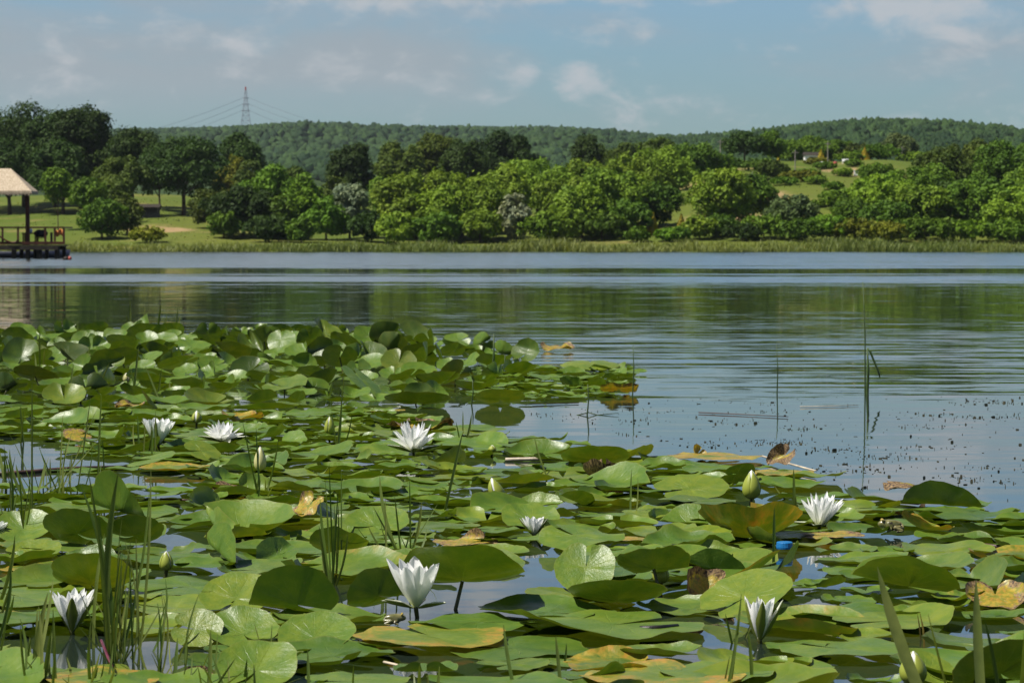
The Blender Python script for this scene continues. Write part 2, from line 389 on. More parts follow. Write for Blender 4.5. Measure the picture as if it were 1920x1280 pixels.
mesh_obj('water', [(-900, -30, 0), (900, -30, 0), (900, 300, 0), (-900, 300, 0)], np.array([[0, 1, 2, 3]]), WATER)['kind'] = 'structure'
def bare(X, D):
    b = np.zeros(X.shape)
    for px, d, rx, rd in ((300, 258, 5, 5), (1365, 262, 6, 8), (1420, 285, 5, 9), (1620, 318, 8, 8), (400, 285, 3, 4)):
        cx = (px - CXP) * d / F; b = np.maximum(b, 1.0 - np.sqrt(((X - cx) / rx) ** 2 + ((D - d) / rd) ** 2) * 0.75)
    return {'bare': np.clip(b, 0, 1).ravel()}
grid_obj('terrain', np.linspace(-420, 420, 260), np.concatenate([np.linspace(205, 345, 110), np.linspace(350, 900, 40)]), ground_z, GROUND, bare)
RIDGE_A = [(-900, 262), (-300, 256), (0, 250), (200, 247), (300, 245), (460, 240), (560, 235), (640, 237), (700, 240), (860, 242), (1050, 241), (1130, 246), (1230, 256), (1400, 262), (1700, 268), (2600, 275)]
RIDGE_B = [(-600, 470), (700, 460), (1000, 330), (1150, 272), (1230, 262), (1330, 256), (1420, 249), (1500, 239), (1600, 231), (1680, 229), (1800, 236), (1900, 247), (2100, 262), (2600, 300)]
def hill_fn(tab, d0, d1, z0, treeh):
    def zf(X, D):
        px = CXP + F * X / np.maximum(D, 1)
        top = H + (HOR - interp(px, tab)) * d1 / F - treeh
        s = smooth01((D - d0) / (d1 - d0)); back = smooth01((D - d1) / (d1 * 0.35))
        lin = np.clip((D - d0) / (d1 - d0), 0, 1); s = 0.35 * s + 0.65 * lin ** 0.85
        und = 0.05 * (np.sin(X * 0.012 + D * 0.006) + np.sin(X * 0.023 - D * 0.011 + 1)) * s * (1 - lin) * 3
        z = z0 + (np.maximum(top, z0) - z0) * np.clip(s + und, 0, 1)
        return np.minimum(z, np.maximum(top * D / d1 * 1.0, z0)) * (1 - 0.8 * back)
    return zf
HA = hill_fn(RIDGE_A, 560, 2000, 5.5, 4.6); HB = hill_fn(RIDGE_B, 420, 980, 5.5, 4.4)
grid_obj('far_hill', np.linspace(-1500, 1500, 140), np.linspace(560, 2700, 90), HA, HILLM)
grid_obj('near_hill', np.linspace(-150, 700, 90), np.linspace(420, 1300, 70), HB, HILLM)

def ico(sub):
    import bmesh
    bm = bmesh.new(); bmesh.ops.create_icosphere(bm, subdivisions=sub, radius=1)
    v = np.array([x.co[:] for x in bm.verts]); f = np.array([[q.index for q in p.verts] for p in bm.faces]); bm.free(); return v, f
def canopy(name, zf, d0, d1, n, rad, sub, seed, label, tlim=0.245, t0=None, warp=0.38):
    """a far-off wood that reads as one mass: rounded crowns standing close on the hill"""
    rs = np.random.RandomState(seed); iv, jf = ico(sub)
    d = (d0 ** 2 + (d1 ** 2 - d0 ** 2) * rs.rand(n)) ** 0.5
    # the crest is fully stocked so that its outline is made of crowns
    k = n // 6; d[:k] = d1 * (1 + 0.02 * rs.randn(k))
    t = rs.uniform(-tlim if t0 is None else t0, tlim, n); x = t * d; z = zf(x, d)
    r = rad * (0.65 + 0.7 * rs.rand(n)); h = r * (0.85 + 0.5 * rs.rand(n))
    tone = np.clip(0.42 + 0.34 * rs.randn(n) + 0.2 * np.sin(x * 0.02 + d * 0.013), 0, 1)
    nv = len(iv); off = rs.uniform(0, 6.3, (n, 1, 3))
    dirs = iv[None]
    q = dirs * 3.1 + off
    disp = 1 + warp * (np.sin(q[..., 0] * 1.7) * np.sin(q[..., 1] * 1.9) + 0.6 * np.sin(q[..., 2] * 3.3 + q[..., 0] * 2) * np.sin(q[..., 1] * 3.7))
    V = dirs * disp[..., None] * np.stack([r, r, h], -1)[:, None]
    V = V + np.stack([x, d, z + h * 0.55], -1)[:, None]
    Fc = (jf[None] + (np.arange(n) * nv)[:, None, None]).reshape(-1, 3)
    return tag(mesh_obj(name, V.reshape(-1, 3), Fc, FOREST, attr={'tone': np.repeat(tone, nv)}, smooth=True), label, 'forest', None, 'stuff')
canopy('far_forest', HA, 850, 2000, 36000, 2.1, 2, 3, 'dense green wood covering the long far ridge under the pylon')
canopy('hillside_forest', HB, 450, 980, 15000, 1.9, 3, 5, 'dark green wood covering the nearer rounded hill on the right', 0.26, 0.012)

# ------------------------------------------------------------------ trees
def crown_mesh(kind, seed, wd, h):
    """crown of one tree in metres: lobes of twigs, each a shell of leaf clumps"""
    rs = np.random.RandomState(seed); L = []
    leaf = .185 if kind != 'cone' else .12; nleaf = int(np.clip(215 * wd * h * (1.2 if kind == 'oak' else 1), 900, 17000))
    lo = {'oak': .0, 'bush': .0, 'young': .22, 'tall': .0, 'cone': 0}[kind] * h; a, c = wd / 2, (h - lo) / 2; zc = lo + c
    if kind == 'cone':
        u = rs.rand(nleaf) ** 0.6; t = rs.rand(nleaf) * 6.283
        rr = a * u * (0.80 + 0.25 * rs.rand(nleaf) + .12 * np.sin(t * 5 + u * 9))
        pos = np.stack([rr * np.cos(t), rr * np.sin(t), h * (1 - u * .98)], -1)
        nrm = np.stack([np.cos(t), np.sin(t), np.full(nleaf, .5)], -1); tone = rs.rand(nleaf)
    else:
        base = min(a, c); big = {'oak': .34, 'bush': .34, 'young': .38, 'tall': .36}[kind] * base * (.80 if kind != 'young' else 1)
        nl = int(np.clip(18 + 22 * (a * a * c) ** .667 / big ** 2 / 6, 34, 120))
        for _ in range(nl):
            d = rs.randn(3); d /= np.linalg.norm(d); d[2] = d[2] if d[2] > -.55 or kind in ('bush', 'tall') else -d[2]
            r = big * rs.uniform(.55, 1.15); f = rs.uniform(.62, 1.0) if rs.rand() < .82 else rs.uniform(.1, .6)
            prof = 1.0 if kind != 'tall' else (1.05 - .45 * max(d[2], 0))
            q = np.array([d[0] * max(a - r * .75, .2) * f * prof, d[1] * max(a - r * .75, .2) * f * prof, zc + d[2] * max(c - r * .75, .2) * f])
            L.append((q, r, rs.rand()))
        w_ = np.array([l[1] ** 2 for l in L]); w_ /= w_.sum(); pick = rs.choice(len(L), nleaf, p=w_)
        C = np.array([l[0] for l in L])[pick]; RR = np.array([l[1] for l in L])[pick]; T = np.array([l[2] for l in L])[pick]
        dv = rs.randn(nleaf, 3); dv /= np.linalg.norm(dv, axis=1, keepdims=True); dv[:, 2] = np.where(dv[:, 2] < -.45, -dv[:, 2], dv[:, 2])
        lump = 1 + .24 * np.sin(dv[:, 0] * 6 + T * 30) * np.sin(dv[:, 1] * 7 + T * 11) * np.sin(dv[:, 2] * 6 + T * 19)
        ext = (0.74 + 0.32 * rs.rand(nleaf) + 0.30 * (rs.rand(nleaf) > .91)) * lump
        pos = C + dv * (RR * ext)[:, None]; pos[:, 2] = np.maximum(pos[:, 2], max(lo * .8, .05) + .3 * rs.rand(nleaf))
        nrm = dv + rs.randn(nleaf, 3) * .5 + np.array([0, 0, .3])
        tone = np.clip(0.6 * T + 0.4 * rs.rand(nleaf) + 0.06 * rs.randn(nleaf), 0, 1)
    nrm /= np.linalg.norm(nrm, axis=1, keepdims=True)
    a_ = np.cross(nrm, rs.randn(nleaf, 3)); a_ /= np.linalg.norm(a_, axis=1, keepdims=True); b = np.cross(nrm, a_)
    s = (leaf * (0.55 + 0.9 * rs.rand(nleaf)))[:, None]
    V = np.stack([pos - a_ * s, pos - b * s * .55 + nrm * s * .12, pos + a_ * s, pos + b * s * .55 + nrm * s * .12], 1).reshape(-1, 3)
    return V, np.arange(nleaf * 4).reshape(-1, 4), np.repeat(tone, 4)
def trunk_mb(kind, seed):
    rs = random.Random(seed); m = MB()
    top = .62 if kind != 'cone' else .9; r = .028 if kind in ('oak', 'bush') else .016
    m.tube([(0, 0, -.03), (.006, 0, .1), (rs.uniform(-.02, .02), rs.uniform(-.02, .02), .3), (rs.uniform(-.04, .04), 0, top)], [r * 1.3, r, r * .75, r * .25])
    if kind != 'cone':
        for i in range(7):
            a = i * 2.4 + rs.random(); z = rs.uniform(.16, .45); L = rs.uniform(.18, .3)
            m.tube([(0, 0, z), (math.cos(a) * L * .5, math.sin(a) * L * .5, z + .1), (math.cos(a) * L, math.sin(a) * L, z + rs.uniform(.15, .32))], [r * .5, r * .33, r * .1], 5)
    return m
OAK, OLIVE, MID, LIGHT, BRIGHT, SILVER, GOLD, YEL, PALE = ((.032, .062, .010), (.066, .098, .013), (.080, .152, .012), (.138, .222, .018), (.128, .235, .014), (.215, .260, .150), (.270, .215, .012), (.165, .185, .016), (.100, .145, .045))
ORD = ['first', 'second', 'third', 'fourth', 'fifth', 'sixth', 'seventh', 'eighth', 'ninth', 'tenth', 'eleventh', 'twelfth', 'thirteenth', 'fourteenth', 'fifteenth', 'sixteenth', 'seventeenth', 'eighteenth', 'nineteenth', 'twentieth', 'twenty-first', 'twenty-second', 'twenty-third', 'twenty-fourth', 'twenty-fifth', 'twenty-sixth', 'twenty-seventh', 'twenty-eighth', 'twenty-ninth', 'thirtieth']
TREES = []
def tree(px, ytop, wpx, d, kind, tone, name, lab, cat='tree', group=None):
    x = (px - CXP) * d / F; gz = float(ground_z(x, d)); ztop = H + (HOR - ytop) * d / F
    h = max(ztop - gz, 1.0); wd = wpx * d / F
    rs = random.Random(int(px * 7 + d))
    o = empty(name, (x, d, gz - 0.05)); o.rotation_euler = (0, 0, rs.uniform(0, 6.28))
    V, Fc, T = crown_mesh(kind, int(px * 13 + d * 3) % 99991, wd * 1.2, h * 1.03); j = rs.uniform(.72, 1.2)
    c = mesh_obj('crown', V, Fc, FOL, o, attr={'tone': T}, smooth=False); c.color = (tone[0] * j * rs.uniform(.92, 1.08), tone[1] * j, tone[2] * j, 1)
    tm = trunk_mb(kind, int(px)); tm.v = [(vx * min(wd, h), vy * min(wd, h), vz * h) for vx, vy, vz in tm.v]; tm.build('trunk', BARK, o, smooth=True)
    tag(o, lab, cat, group); TREES.append((o, px)); return o
def row(name, lab, group, kind, items, cat='tree'):
    """trees of one kind, told apart by counting from the left"""
    items = sorted(items)
    for i, it in enumerate(items):
        px, yt, wp, d, tone = it[:5]
        tree(px, yt, wp, d, it[5] if len(it) > 5 else kind, tone, name, lab.format(ORD[i]), cat, group)
row('oak_tree', 'dark broad oak behind the lawn and pier, {} from the left', 'dark oaks behind the lawn', 'oak',
    [(-70, 215, 200, 303, OAK), (48, 203, 190, 312, OAK), (104, 214, 120, 306, OAK), (152, 195, 120, 300, OAK), (186, 236, 60, 304, OAK), (20, 262, 140, 296, OAK), (120, 270, 120, 292, OAK), (300, 268, 70, 292, OAK), (250, 240, 125, 298, OAK), (225, 295, 105, 282, OLIVE), (345, 258, 150, 286, OAK), (450, 253, 84, 325, OAK)])
row('oak_tree', 'dark oak standing above the lakeside willows, {} from the left', 'dark oaks above the willows', 'oak',
    [(660, 268, 84, 300, OAK), (748, 264, 84, 322, OLIVE), (815, 252, 84, 330, OLIVE), (870, 262, 84, 322, OAK), (945, 250, 112, 330, OAK), (1105, 254, 78, 335, OAK), (1168, 268, 70, 330, OLIVE), (1232, 260, 90, 345, OLIVE), (1395, 248, 80, 335, OAK), (1445, 243, 54, 338, MID, 'tall')])
row('young_tree', 'small leafy green tree on the lawn beside the pier, {} from the left', 'small trees on the lawn', 'young',
    [(110, 318, 62, 262, MID), (166, 336, 66, 258, MID), (192, 372, 84, 248, MID, 'bush'), (240, 372, 56, 252, OLIVE, 'bush'), (215, 340, 70, 268, OLIVE)])
tree(437, 294, 66, 305, 'bush', YEL, 'yellow_tree', 'yellow green leafy tree in front of the small dark oak under the pylon', 'tree')
tree(277, 424, 64, 240, 'bush', YEL, 'shrub', 'low yellow green shrub at the edge of the bare earth patch', 'shrub')
row('bank_tree', 'dark green bushy tree on the bank right of the lawn, {} from the left', 'bushy trees right of the lawn', 'bush',
    [(398, 352, 84, 262, OLIVE), (456, 348, 140, 250, OAK), (505, 312, 105, 272, MID), (612, 372, 76, 248, MID), (690, 396, 70, 246, OAK), (470, 300, 60, 300, OLIVE), (550, 316, 70, 285, OLIVE), (630, 330, 60, 280, OLIVE), (528, 362, 70, 248, MID), (420, 395, 60, 246, MID), (590, 345, 60, 266, MID), (720, 330, 60, 285, MID)])
tree(567, 326, 84, 250, 'tall', BRIGHT, 'bright_tree', 'upright bright green tree beside the silver willow', 'tree')
row('silver_willow', 'silvery pale willow among the green lakeside trees, {} from the left', 'silver willows', 'bush',
    [(656, 343, 74, 252, SILVER), (968, 364, 58, 243, SILVER)])
row('willow_tree', 'bushy light green willow in the lakeside row, {} from the left', 'light willows by the lake', 'bush',
    [(778, 316, 150, 252, LIGHT), (866, 322, 120, 254, LIGHT), (935, 308, 115, 268, LIGHT), (1008, 296, 140, 275, LIGHT), (1062, 326, 120, 256, LIGHT), (1100, 300, 100, 276, LIGHT), (830, 345, 100, 247, LIGHT), (905, 340, 100, 247, LIGHT), (1090, 345, 110, 247, LIGHT), (1142, 314, 140, 254, LIGHT), (1182, 288, 110, 285, LIGHT), (1240, 276, 120, 290, LIGHT), (1228, 342, 95, 256, MID), (1300, 266, 100, 305, MID)])
row('lakeside_shrub', 'green shrub at the waterside below the willows, {} from the left', 'shrubs below the willows', 'bush',
    [(745, 396, 84, 243, LIGHT), (822, 398, 90, 242, MID), (900, 392, 90, 243, LIGHT), (1012, 398, 80, 242, LIGHT), (1052, 388, 100, 243, LIGHT), (1128, 394, 96, 243, MID), (1180, 376, 90, 246, MID), (565, 405, 60, 242, MID), (505, 402, 90, 243, OAK)], 'shrub')
row('golden_conifer', 'small golden cone-shaped conifer on the far bank, {} from the left', 'golden conifers', 'cone',
    [(1224, 398, 24, 246, GOLD), (1277, 400, 21, 247, GOLD), (1458, 296, 17, 322, GOLD), (1538, 281, 18, 338, GOLD), (1620, 277, 20, 342, GOLD), (1459, 385, 18, 268, GOLD), (1246, 366, 16, 262, YEL)])
tree(1352, 314, 116, 250, 'bush', LIGHT, 'willow_tree', 'large airy willow standing alone left of the grassy slope', 'tree')
row('slope_tree', 'green tree behind the meadow at the top of the right slope, {} from the left', 'trees along the top of the slope', 'bush',
    [(1482, 262, 90, 348, MID), (1520, 256, 80, 356, MID), (1562, 262, 90, 352, MID), (1604, 268, 80, 350, OLIVE), (1645, 270, 80, 346, MID), (1722, 284, 80, 345, LIGHT), (1420, 296, 70, 318, MID), (1345, 286, 80, 312, MID), (1590, 284, 56, 341, LIGHT), (1530, 300, 46, 333, YEL)])
tree(1682, 252, 80, 385, 'oak', PALE, 'pale_tree', 'pale grey green round tree standing behind the meadow below the right hill', 'tree')
row('right_tree', 'leafy tree on the right bank, {} from the left', 'leafy trees on the right bank', 'bush',
    [(1412, 322, 84, 262, MID), (1482, 366, 100, 248, PALE), (1500, 318, 70, 300, YEL), (1572, 350, 70, 268, MID), (1600, 372, 80, 249, MID), (1652, 326, 120, 262, LIGHT), (1722, 344, 120, 247, LIGHT), (1765, 278, 110, 282, OLIVE), (1815, 262, 110, 292, OLIVE), (1838, 330, 150, 248, MID), (1884, 262, 130, 282, MID), (1908, 350, 140, 244, LIGHT), (1672, 372, 110, 246, MID), (1790, 340, 90, 254, OAK), (1702, 312, 100, 272, MID), (1960, 290, 140, 262, MID), (1745, 305, 90, 276, MID), (1448, 300, 56, 306, OLIVE), (1640, 305, 70, 300, MID)])
row('right_shrub', 'low green shrub along the right shore below the meadow, {} from the left', 'shrubs along the right shore', 'bush',
    [(1432, 400, 96, 241, MID), (1500, 410, 90, 239, MID), (1550, 402, 84, 240, BRIGHT), (1608, 410, 84, 239, YEL), (1660, 414, 74, 238, YEL), (1312, 404, 66, 241, LIGHT), (1392, 416, 66, 239, OAK), (1735, 404, 116, 240, MID), (1530, 345, 44, 296, LIGHT), (1562, 356, 40, 290, MID), (1600, 318, 36, 326, MID), (1515, 332, 44, 306, MID), (1580, 332, 40, 308, LIGHT), (1545, 318, 40, 322, MID), (1470, 330, 50, 296, MID), (1622, 345, 50, 292, MID), (1540, 372, 40, 272, LIGHT), (1195, 424, 46, 239, MID), (1250, 426, 44, 239, BRIGHT), (1800, 410, 100, 239, BRIGHT), (1880, 412, 100, 239, MID), (1350, 400, 70, 243, MID), (1275, 424, 40, 239, MID)], 'shrub')

# ------------------------------------------------------------------ reeds and tall grass on the bank (stuff)
def blades_np(base, hgt, wid, lean, rs, seg=3):
    n = len(base); az = rs.uniform(0, 6.283, n); la = rs.uniform(0, 6.283, n)
    V = []
    for i in range(seg + 1):
        u = i / seg; cx = base + np.stack([np.cos(la) * lean * hgt * u * u, np.sin(la) * lean * hgt * u * u, hgt * u * (1 - .12 * lean * u)], -1)
        ww = wid * (1 - u) ** 0.6 * .5 + .0005; s = np.stack([np.cos(az) * ww, np.sin(az) * ww, 0 * ww], -1)
        V += [cx - s, cx + s]
    V = np.stack(V, 1); k = 2 * (seg + 1); q = np.array([[2 * i, 2 * i + 1, 2 * i + 3, 2 * i + 2] for i in range(seg)])
    Fc = (q[None] + (np.arange(n) * k)[:, None, None]).reshape(-1, 4); return V.reshape(-1, 3), Fc, k
rs = np.random.RandomState(21)
n = 26000
x = rs.uniform(-80, 80, n); pxx = CXP + F * x / 229
dd = 225.0 + 1.3 * np.sin(x * .5) + .8 * np.sin(x * 1.7) + 10 * rs.rand(n) ** 1.6
dens = 0.55 + .45 * np.sin(x * .21 + 1.3) * np.sin(x * .07)
patchy = np.interp(x, np.linspace(-110, 110, 90), np.random.RandomState(8).uniform(.45, 1.15, 90)); hg = .62 * (0.6 + 1.1 * rs.rand(n)) * patchy * (0.75 + .35 * dens) * interp(pxx, [(0, .85), (600, .9), (800, 1.05), (1250, 1.15), (1500, 1.0), (1920, .95)])
base = np.stack([x, dd, np.maximum(ground_z(x, dd), -0.02) - .02], -1)
V, Fc, k = blades_np(base, hg, (.07 + .06 * rs.rand(n)), .25 + .3 * rs.rand(n), rs)
tn = np.clip(.45 + .25 * rs.randn(n) + .35 * np.sin(x * .13), 0, 1)
tag(mesh_obj('reeds', V, Fc, REEDM, smooth=False, attr={'tone': np.repeat(tn, k)}), 'green belt of reeds along the far water edge', 'reeds', None, 'stuff')
n = 22000
x = rs.uniform(-100, 105, n); dd = 236 + 85 * rs.rand(n) ** 1.4; base = np.stack([x, dd, ground_z(x, dd) - .03], -1)
V, Fc, k = blades_np(base, .04 + .11 * rs.rand(n) ** 2, .11 + .10 * rs.rand(n), .4 + .4 * rs.rand(n), rs, 2)
tag(mesh_obj('meadow_grass', V, Fc, TALLG, smooth=False, attr={'tone': np.repeat(rs.rand(n), k)}), 'rough meadow grass on the far bank between the trees', 'grass', None, 'stuff')

# ------------------------------------------------------------------ pier with shelter
PD = 113.0
def pxz(px, py, d=PD): p = P(px, py, d); return p[0], p[2]
xr, zdeck = pxz(113, 459); xl = pxz(-190, 459)[0]; zr = pxz(0, 425)[1]
pier = empty('pier', ((xl + xr) / 2, PD + 3, 0)); tag(pier, 'wooden pier on dark piles with red brown railing at the left shore', 'pier')
ox, oy = pier.location.x, pier.location.y
def pp(m, name, mat): return m.build(name, mat, pier, (-ox, -oy, 0))
m = MB()
for i in range(15): m.box((xl, PD + i * .14, zdeck - .05), (xr, PD + i * .14 + .125, zdeck))
pp(m, 'deck', DECKM)
pp(MB().box((xl, PD - .06, zdeck - .22), (xr - .1, PD + .05, zdeck - .055)), 'beam', DARKWOOD)
pp(MB().box((xl, PD + 2, zdeck - .22), (xr - .1, PD + 2.1, zdeck - .055)), 'beam', DARKWOOD)
for px in (-120, -60, 25, 51, 73, 106):
    for dy in (.15, 1.9):
        x = pxz(px, 460)[0]; pp(MB().tube([(x, PD + dy, -1), (x, PD + dy, zdeck - .06)], .11 if dy < 1 else .09, 9), 'pile', DARKWOOD)
xrr = pxz(122, 459)[0]
pp(MB().box((xl, PD - .06, zr - .07), (xrr, PD + .02, zr)), 'handrail', REDWOOD); pp(MB().box((xl, PD - .05, zdeck + .02), (xrr, PD + .02, zdeck + .14)), 'lower_rail', REDWOOD)
pp(MB().box((xrr - .07, PD + .03, zr - .068), (xrr - .002, PD + 2, zr - .003)), 'handrail', REDWOOD)
for px in (-150, -100, -60, -30, 5, 34, 85, 103, 120):
    x = pxz(px, 450)[0]; pp(MB().box((x - .042, PD - .045, zdeck + .142), (x + .042, PD + .01, zr - .072)), 'railing_post', REDWOOD)
x = pxz(96, 450)[0]; pp(MB().box((x - .05, PD + .03, zdeck + .02), (x + .05, PD + .1, zr - .25)), 'railing_post', DARKWOOD)
a = [pxz(px, py) for px, py in ((-22, 437), (0, 443), (12, 451), (22, 455), (30, 454), (36, 447))]
pp(MB().tube([(q[0], PD - .08, q[1]) for q in a], .04, 6), 'curved_brace', REDWOOD)
shel = empty('thatched_shelter', (pxz(-20, 459)[0], PD + 2.6, zdeck)); tag(shel, 'open shelter with pale straw hip roof standing on the pier', 'shelter')
sx_, sy_ = shel.location.x, shel.location.y
def ss(m, name, mat, smooth=False): return m.build(name, mat, shel, (-sx_, -sy_, -zdeck), smooth)
xe, ze = pxz(71, 358, PD + 1.3)[0], pxz(68, 358, PD)[1]; xg, zg = pxz(20, 316, PD + .55); xw = pxz(-150, 358)[0]; xgw = pxz(-100, 316)[0]
y0, y1, ym = PD - .3, PD + 1.4, PD + .55
ss(MB().poly([(xw, y0, ze), (xe, y0, ze), (xe, y1, ze), (xw, y1, ze), (xgw, ym, zg), (xg, ym, zg), (xw, y0, ze - .12), (xe, y0, ze - .12), (xe, y1, ze - .12), (xw, y1, ze - .12)],
             [(0, 1, 5, 4), (1, 2, 5), (2, 3, 4, 5), (3, 0, 4), (0, 6, 7, 1), (1, 7, 8, 2), (2, 8, 9, 3), (3, 9, 6, 0), (6, 9, 8, 7)]), 'roof', THATCH)
rsr = random.Random(4); m = MB()
for i in range(90):     # straw ends hanging from the eave
    x = xw + (xe - xw) * i / 89; m.tube([(x, y0 - .01, ze - .05), (x + rsr.uniform(-.03, .03), y0 - .04, ze - .15 - .08 * rsr.random())], [.026, .01], 4)
ss(m, 'straw_fringe', THATCH)
for px, dy in ((51, .2), (42, 1.1), (-110, .2), (-110, 1.1)):
    x = pxz(px, 400)[0]; ss(MB().box((x - .065, PD + dy - .065, zdeck), (x + .065, PD + dy + .065, ze - .125)), 'post', REDWOOD)
# things on the deck
tb = empty('table', (pxz(50, 459)[0], PD + 1.0, zdeck)); tag(tb, 'small red brown wooden table behind the pier railing', 'table')
MB().box((-.5, -.4, .68), (.42, .4, .75)).build('table_top', REDWOOD, tb)
for sx in (-.42, .34):
    for sy in (-.3, .3): MB().box((sx - .04, sy - .04, 0), (sx + .04, sy + .04, .678)).build('leg', REDWOOD, tb)
cup = MB().tube([(0, 0, .001), (0, 0, .12), (0, 0, .26)], [.07, .10, .09], 10).build('jug', simple('pale_blue_enamel', (.45, .52, .68), .35, .5, .1), None, (pxz(51, 459)[0], PD + .9, zdeck + .5325), True)
tag(cup, 'pale blue jug standing on the table on the pier', 'jug')
ch = empty('chair', (pxz(70, 459)[0], PD + 1.0, zdeck)); tag(ch, 'red brown wooden chair beside the table on the pier', 'chair')
MB().box((-.28, -.25, .42), (.28, .25, .47)).build('seat', REDWOOD, ch)
MB().box((.22, -.25, .472), (.28, .25, .95)).build('backrest', REDWOOD, ch)
for sx in (-.24, .24):
    for sy in (-.2, .2): MB().tube([(sx * 1.15, sy, 0), (sx, sy, .418)], .03, 6).build('leg', REDWOOD, ch)
rc = np.random.RandomState(2); iv, jf = ico(3)
cv_ = iv * np.array([.42, .33, .27]) * (1 + .10 * np.sin(iv[:, :1] * 7 + 1) * np.sin(iv[:, 2:] * 5) + .08 * np.sin(iv[:, 1:2] * 9 + iv[:, :1] * 4)); cv_[:, 2] = np.maximum(cv_[:, 2], -.2)
ct = mesh_obj('coat', cv_, jf, CLOTHD, None, (pxz(70, 459)[0] - .02, PD + 1.0, zdeck + .485)); tag(ct, 'bundled black coat lying on the chair on the pier', 'coat')
X0 = pxz(104, 440)[0]; X1 = pxz(119, 440)[0]; zc = zr - .25
gx_ = np.linspace(X0, X1, 10); gz_ = np.linspace(zc - .15, zc + .12, 5); Vc = [(x, PD + .06 + .04 * math.sin(i * 1.3) + .03 * j % .02, z - .05 * math.sin(i * .9)) for j, z in enumerate(gz_) for i, x in enumerate(gx_)]
cl_ = mesh_obj('cloth', Vc, [(j * 10 + i, j * 10 + i + 1, j * 10 + i + 11, j * 10 + i + 10) for j in range(4) for i in range(9)], ORANGEC); cl_.modifiers.new('thick', 'SOLIDIFY').thickness = .02
tag(cl_, 'orange and white cloth hung behind the end of the pier railing', 'cloth')
# dark boat moored behind the piles
bt = empty('boat', (pxz(4, 475, PD + 4)[0], PD + 4, 0)); tag(bt, 'long dark blue boat moored behind the pier piles', 'boat')
L = 4.4; st = []; nS = 12
for i in range(nS + 1):
    u = i / nS * 2 - 1; wv = .75 * (1 - abs(u) ** 2.6) + .02; sh = .42 + .12 * u * u
    st.append([(u * L, -wv, sh), (u * L * .97, -wv * .8, .0), (u * L * .94, 0, -.12), (u * L * .97, wv * .8, .0), (u * L, wv, sh), (u * L, wv - .06, sh), (u * L * .96, 0, .1), (u * L, -wv + .06, sh)])
Vb = [p for s in st for p in s]; Fb = [(i * 8 + j, i * 8 + (j + 1) % 8, (i + 1) * 8 + (j + 1) % 8, (i + 1) * 8 + j) for i in range(nS) for j in range(8)]
mesh_obj('hull', Vb, Fb, HULL, bt)
for u in (-2, 0, 2): MB().box((u - .15, -.6, .3), (u + .15, .6, .34)).build('thwart', DARKWOOD, bt)
by = empty('float', (*P(126, 487.5, 101)[:2], 0)); tag(by, 'small dark float with a red end lying on the water beside the pier', 'float')
MB().tube([(-.22, 0, .03), (-.12, 0, .06), (.08, 0, .07)], [.06, .12, .13], 9).build('body', DARKWOOD, by, smooth=True)
MB().tube([(.082, 0, .07), (.2, 0, .07), (.25, 0, .07)], [.13, .12, .04], 9).build('end_cap', REDP, by, smooth=True)

# ------------------------------------------------------------------ shed under the oaks, things on the meadow
def on_ground(px, d): x = (px - CXP) * d / F; return x, d, float(ground_z(x, d))
x, d, z = on_ground(282, 279); sh = empty('garden_shed', (x, d, z)); tag(sh, 'dark open garden shed half hidden under the oaks behind the lawn', 'shed')
m = MB()
for i in range(9): m.box((-1.6 + i * .36, -1.2, 0), (-1.6 + i * .36 + .34, -1.14, 1.0))
m.build('wall', SHEDM, sh); MB().box((-1.6, 1.14, 0), (1.64, 1.2, 2.1)).build('wall', SHEDM, sh)
for sx in (-1.55, 1.5):
    for sy in (-1.05, 1.05): MB().box((sx, sy, 0), (sx + .1, sy + .08, 2.1)).build('post', GREYW, sh)
MB().poly([(-2, -1.6, 2.1), (2, -1.6, 2.1), (2, 1.6, 2.1), (-2, 1.6, 2.1), (-2, 0, 2.75), (2, 0, 2.75)], [(0, 1, 5, 4), (2, 3, 4, 5), (1, 2, 5), (3, 0, 4), (0, 3, 2, 1)]).build('roof', DARKWOOD, sh)
def bench(px, d, wd, hh, lab, g=None):
    x, d, z = on_ground(px, d); o = empty('white_bench', (x, d, z)); tag(o, lab, 'bench', g)
    MB().box((-wd / 2, -.25, .42), (wd / 2, .25, .5)).build('seat', WHITEP, o); MB().box((-wd / 2, .2, .502), (wd / 2, .26, hh)).build('backrest', WHITEP, o)
    for s in (-1, 1): MB().box((s * wd / 2 * .85 - .05, -.22, 0), (s * wd / 2 * .85 + .05, .22, .418)).build('leg', WHITEP, o)
bench(1543, 328, 1.6, 1.0, 'white bench by the golden conifer at the top of the meadow')
bench(1584, 334, 1.2, .9, 'white bench under the trees right of the golden conifer')
for k_, (px, lab) in enumerate(((1604, 'white box hive on the meadow, the one farther from the trees'), (1612, 'white box hive on the meadow, the one closer to the trees'))):
    x, d, z = on_ground(px, 309 + k_ * .4); o = empty('hive', (x, d, z)); tag(o, lab, 'hive', 'white hives on the meadow')
    MB().box((-.32, -.3, .12), (.32, .3, .92)).build('body', WHITEP, o); MB().box((-.37, -.35, .922), (.37, .35, 1.02)).build('lid', WHITEP, o)
    for s in (-1, 1): MB().box((s * .25 - .04, -.25, 0), (s * .25 + .04, .25, .118)).build('foot', GREYW, o)
x, d, z = on_ground(1521, 338); o = empty('low_building', (x, d, z)); tag(o, 'long low white building with dark roof behind the meadow conifer', 'building')
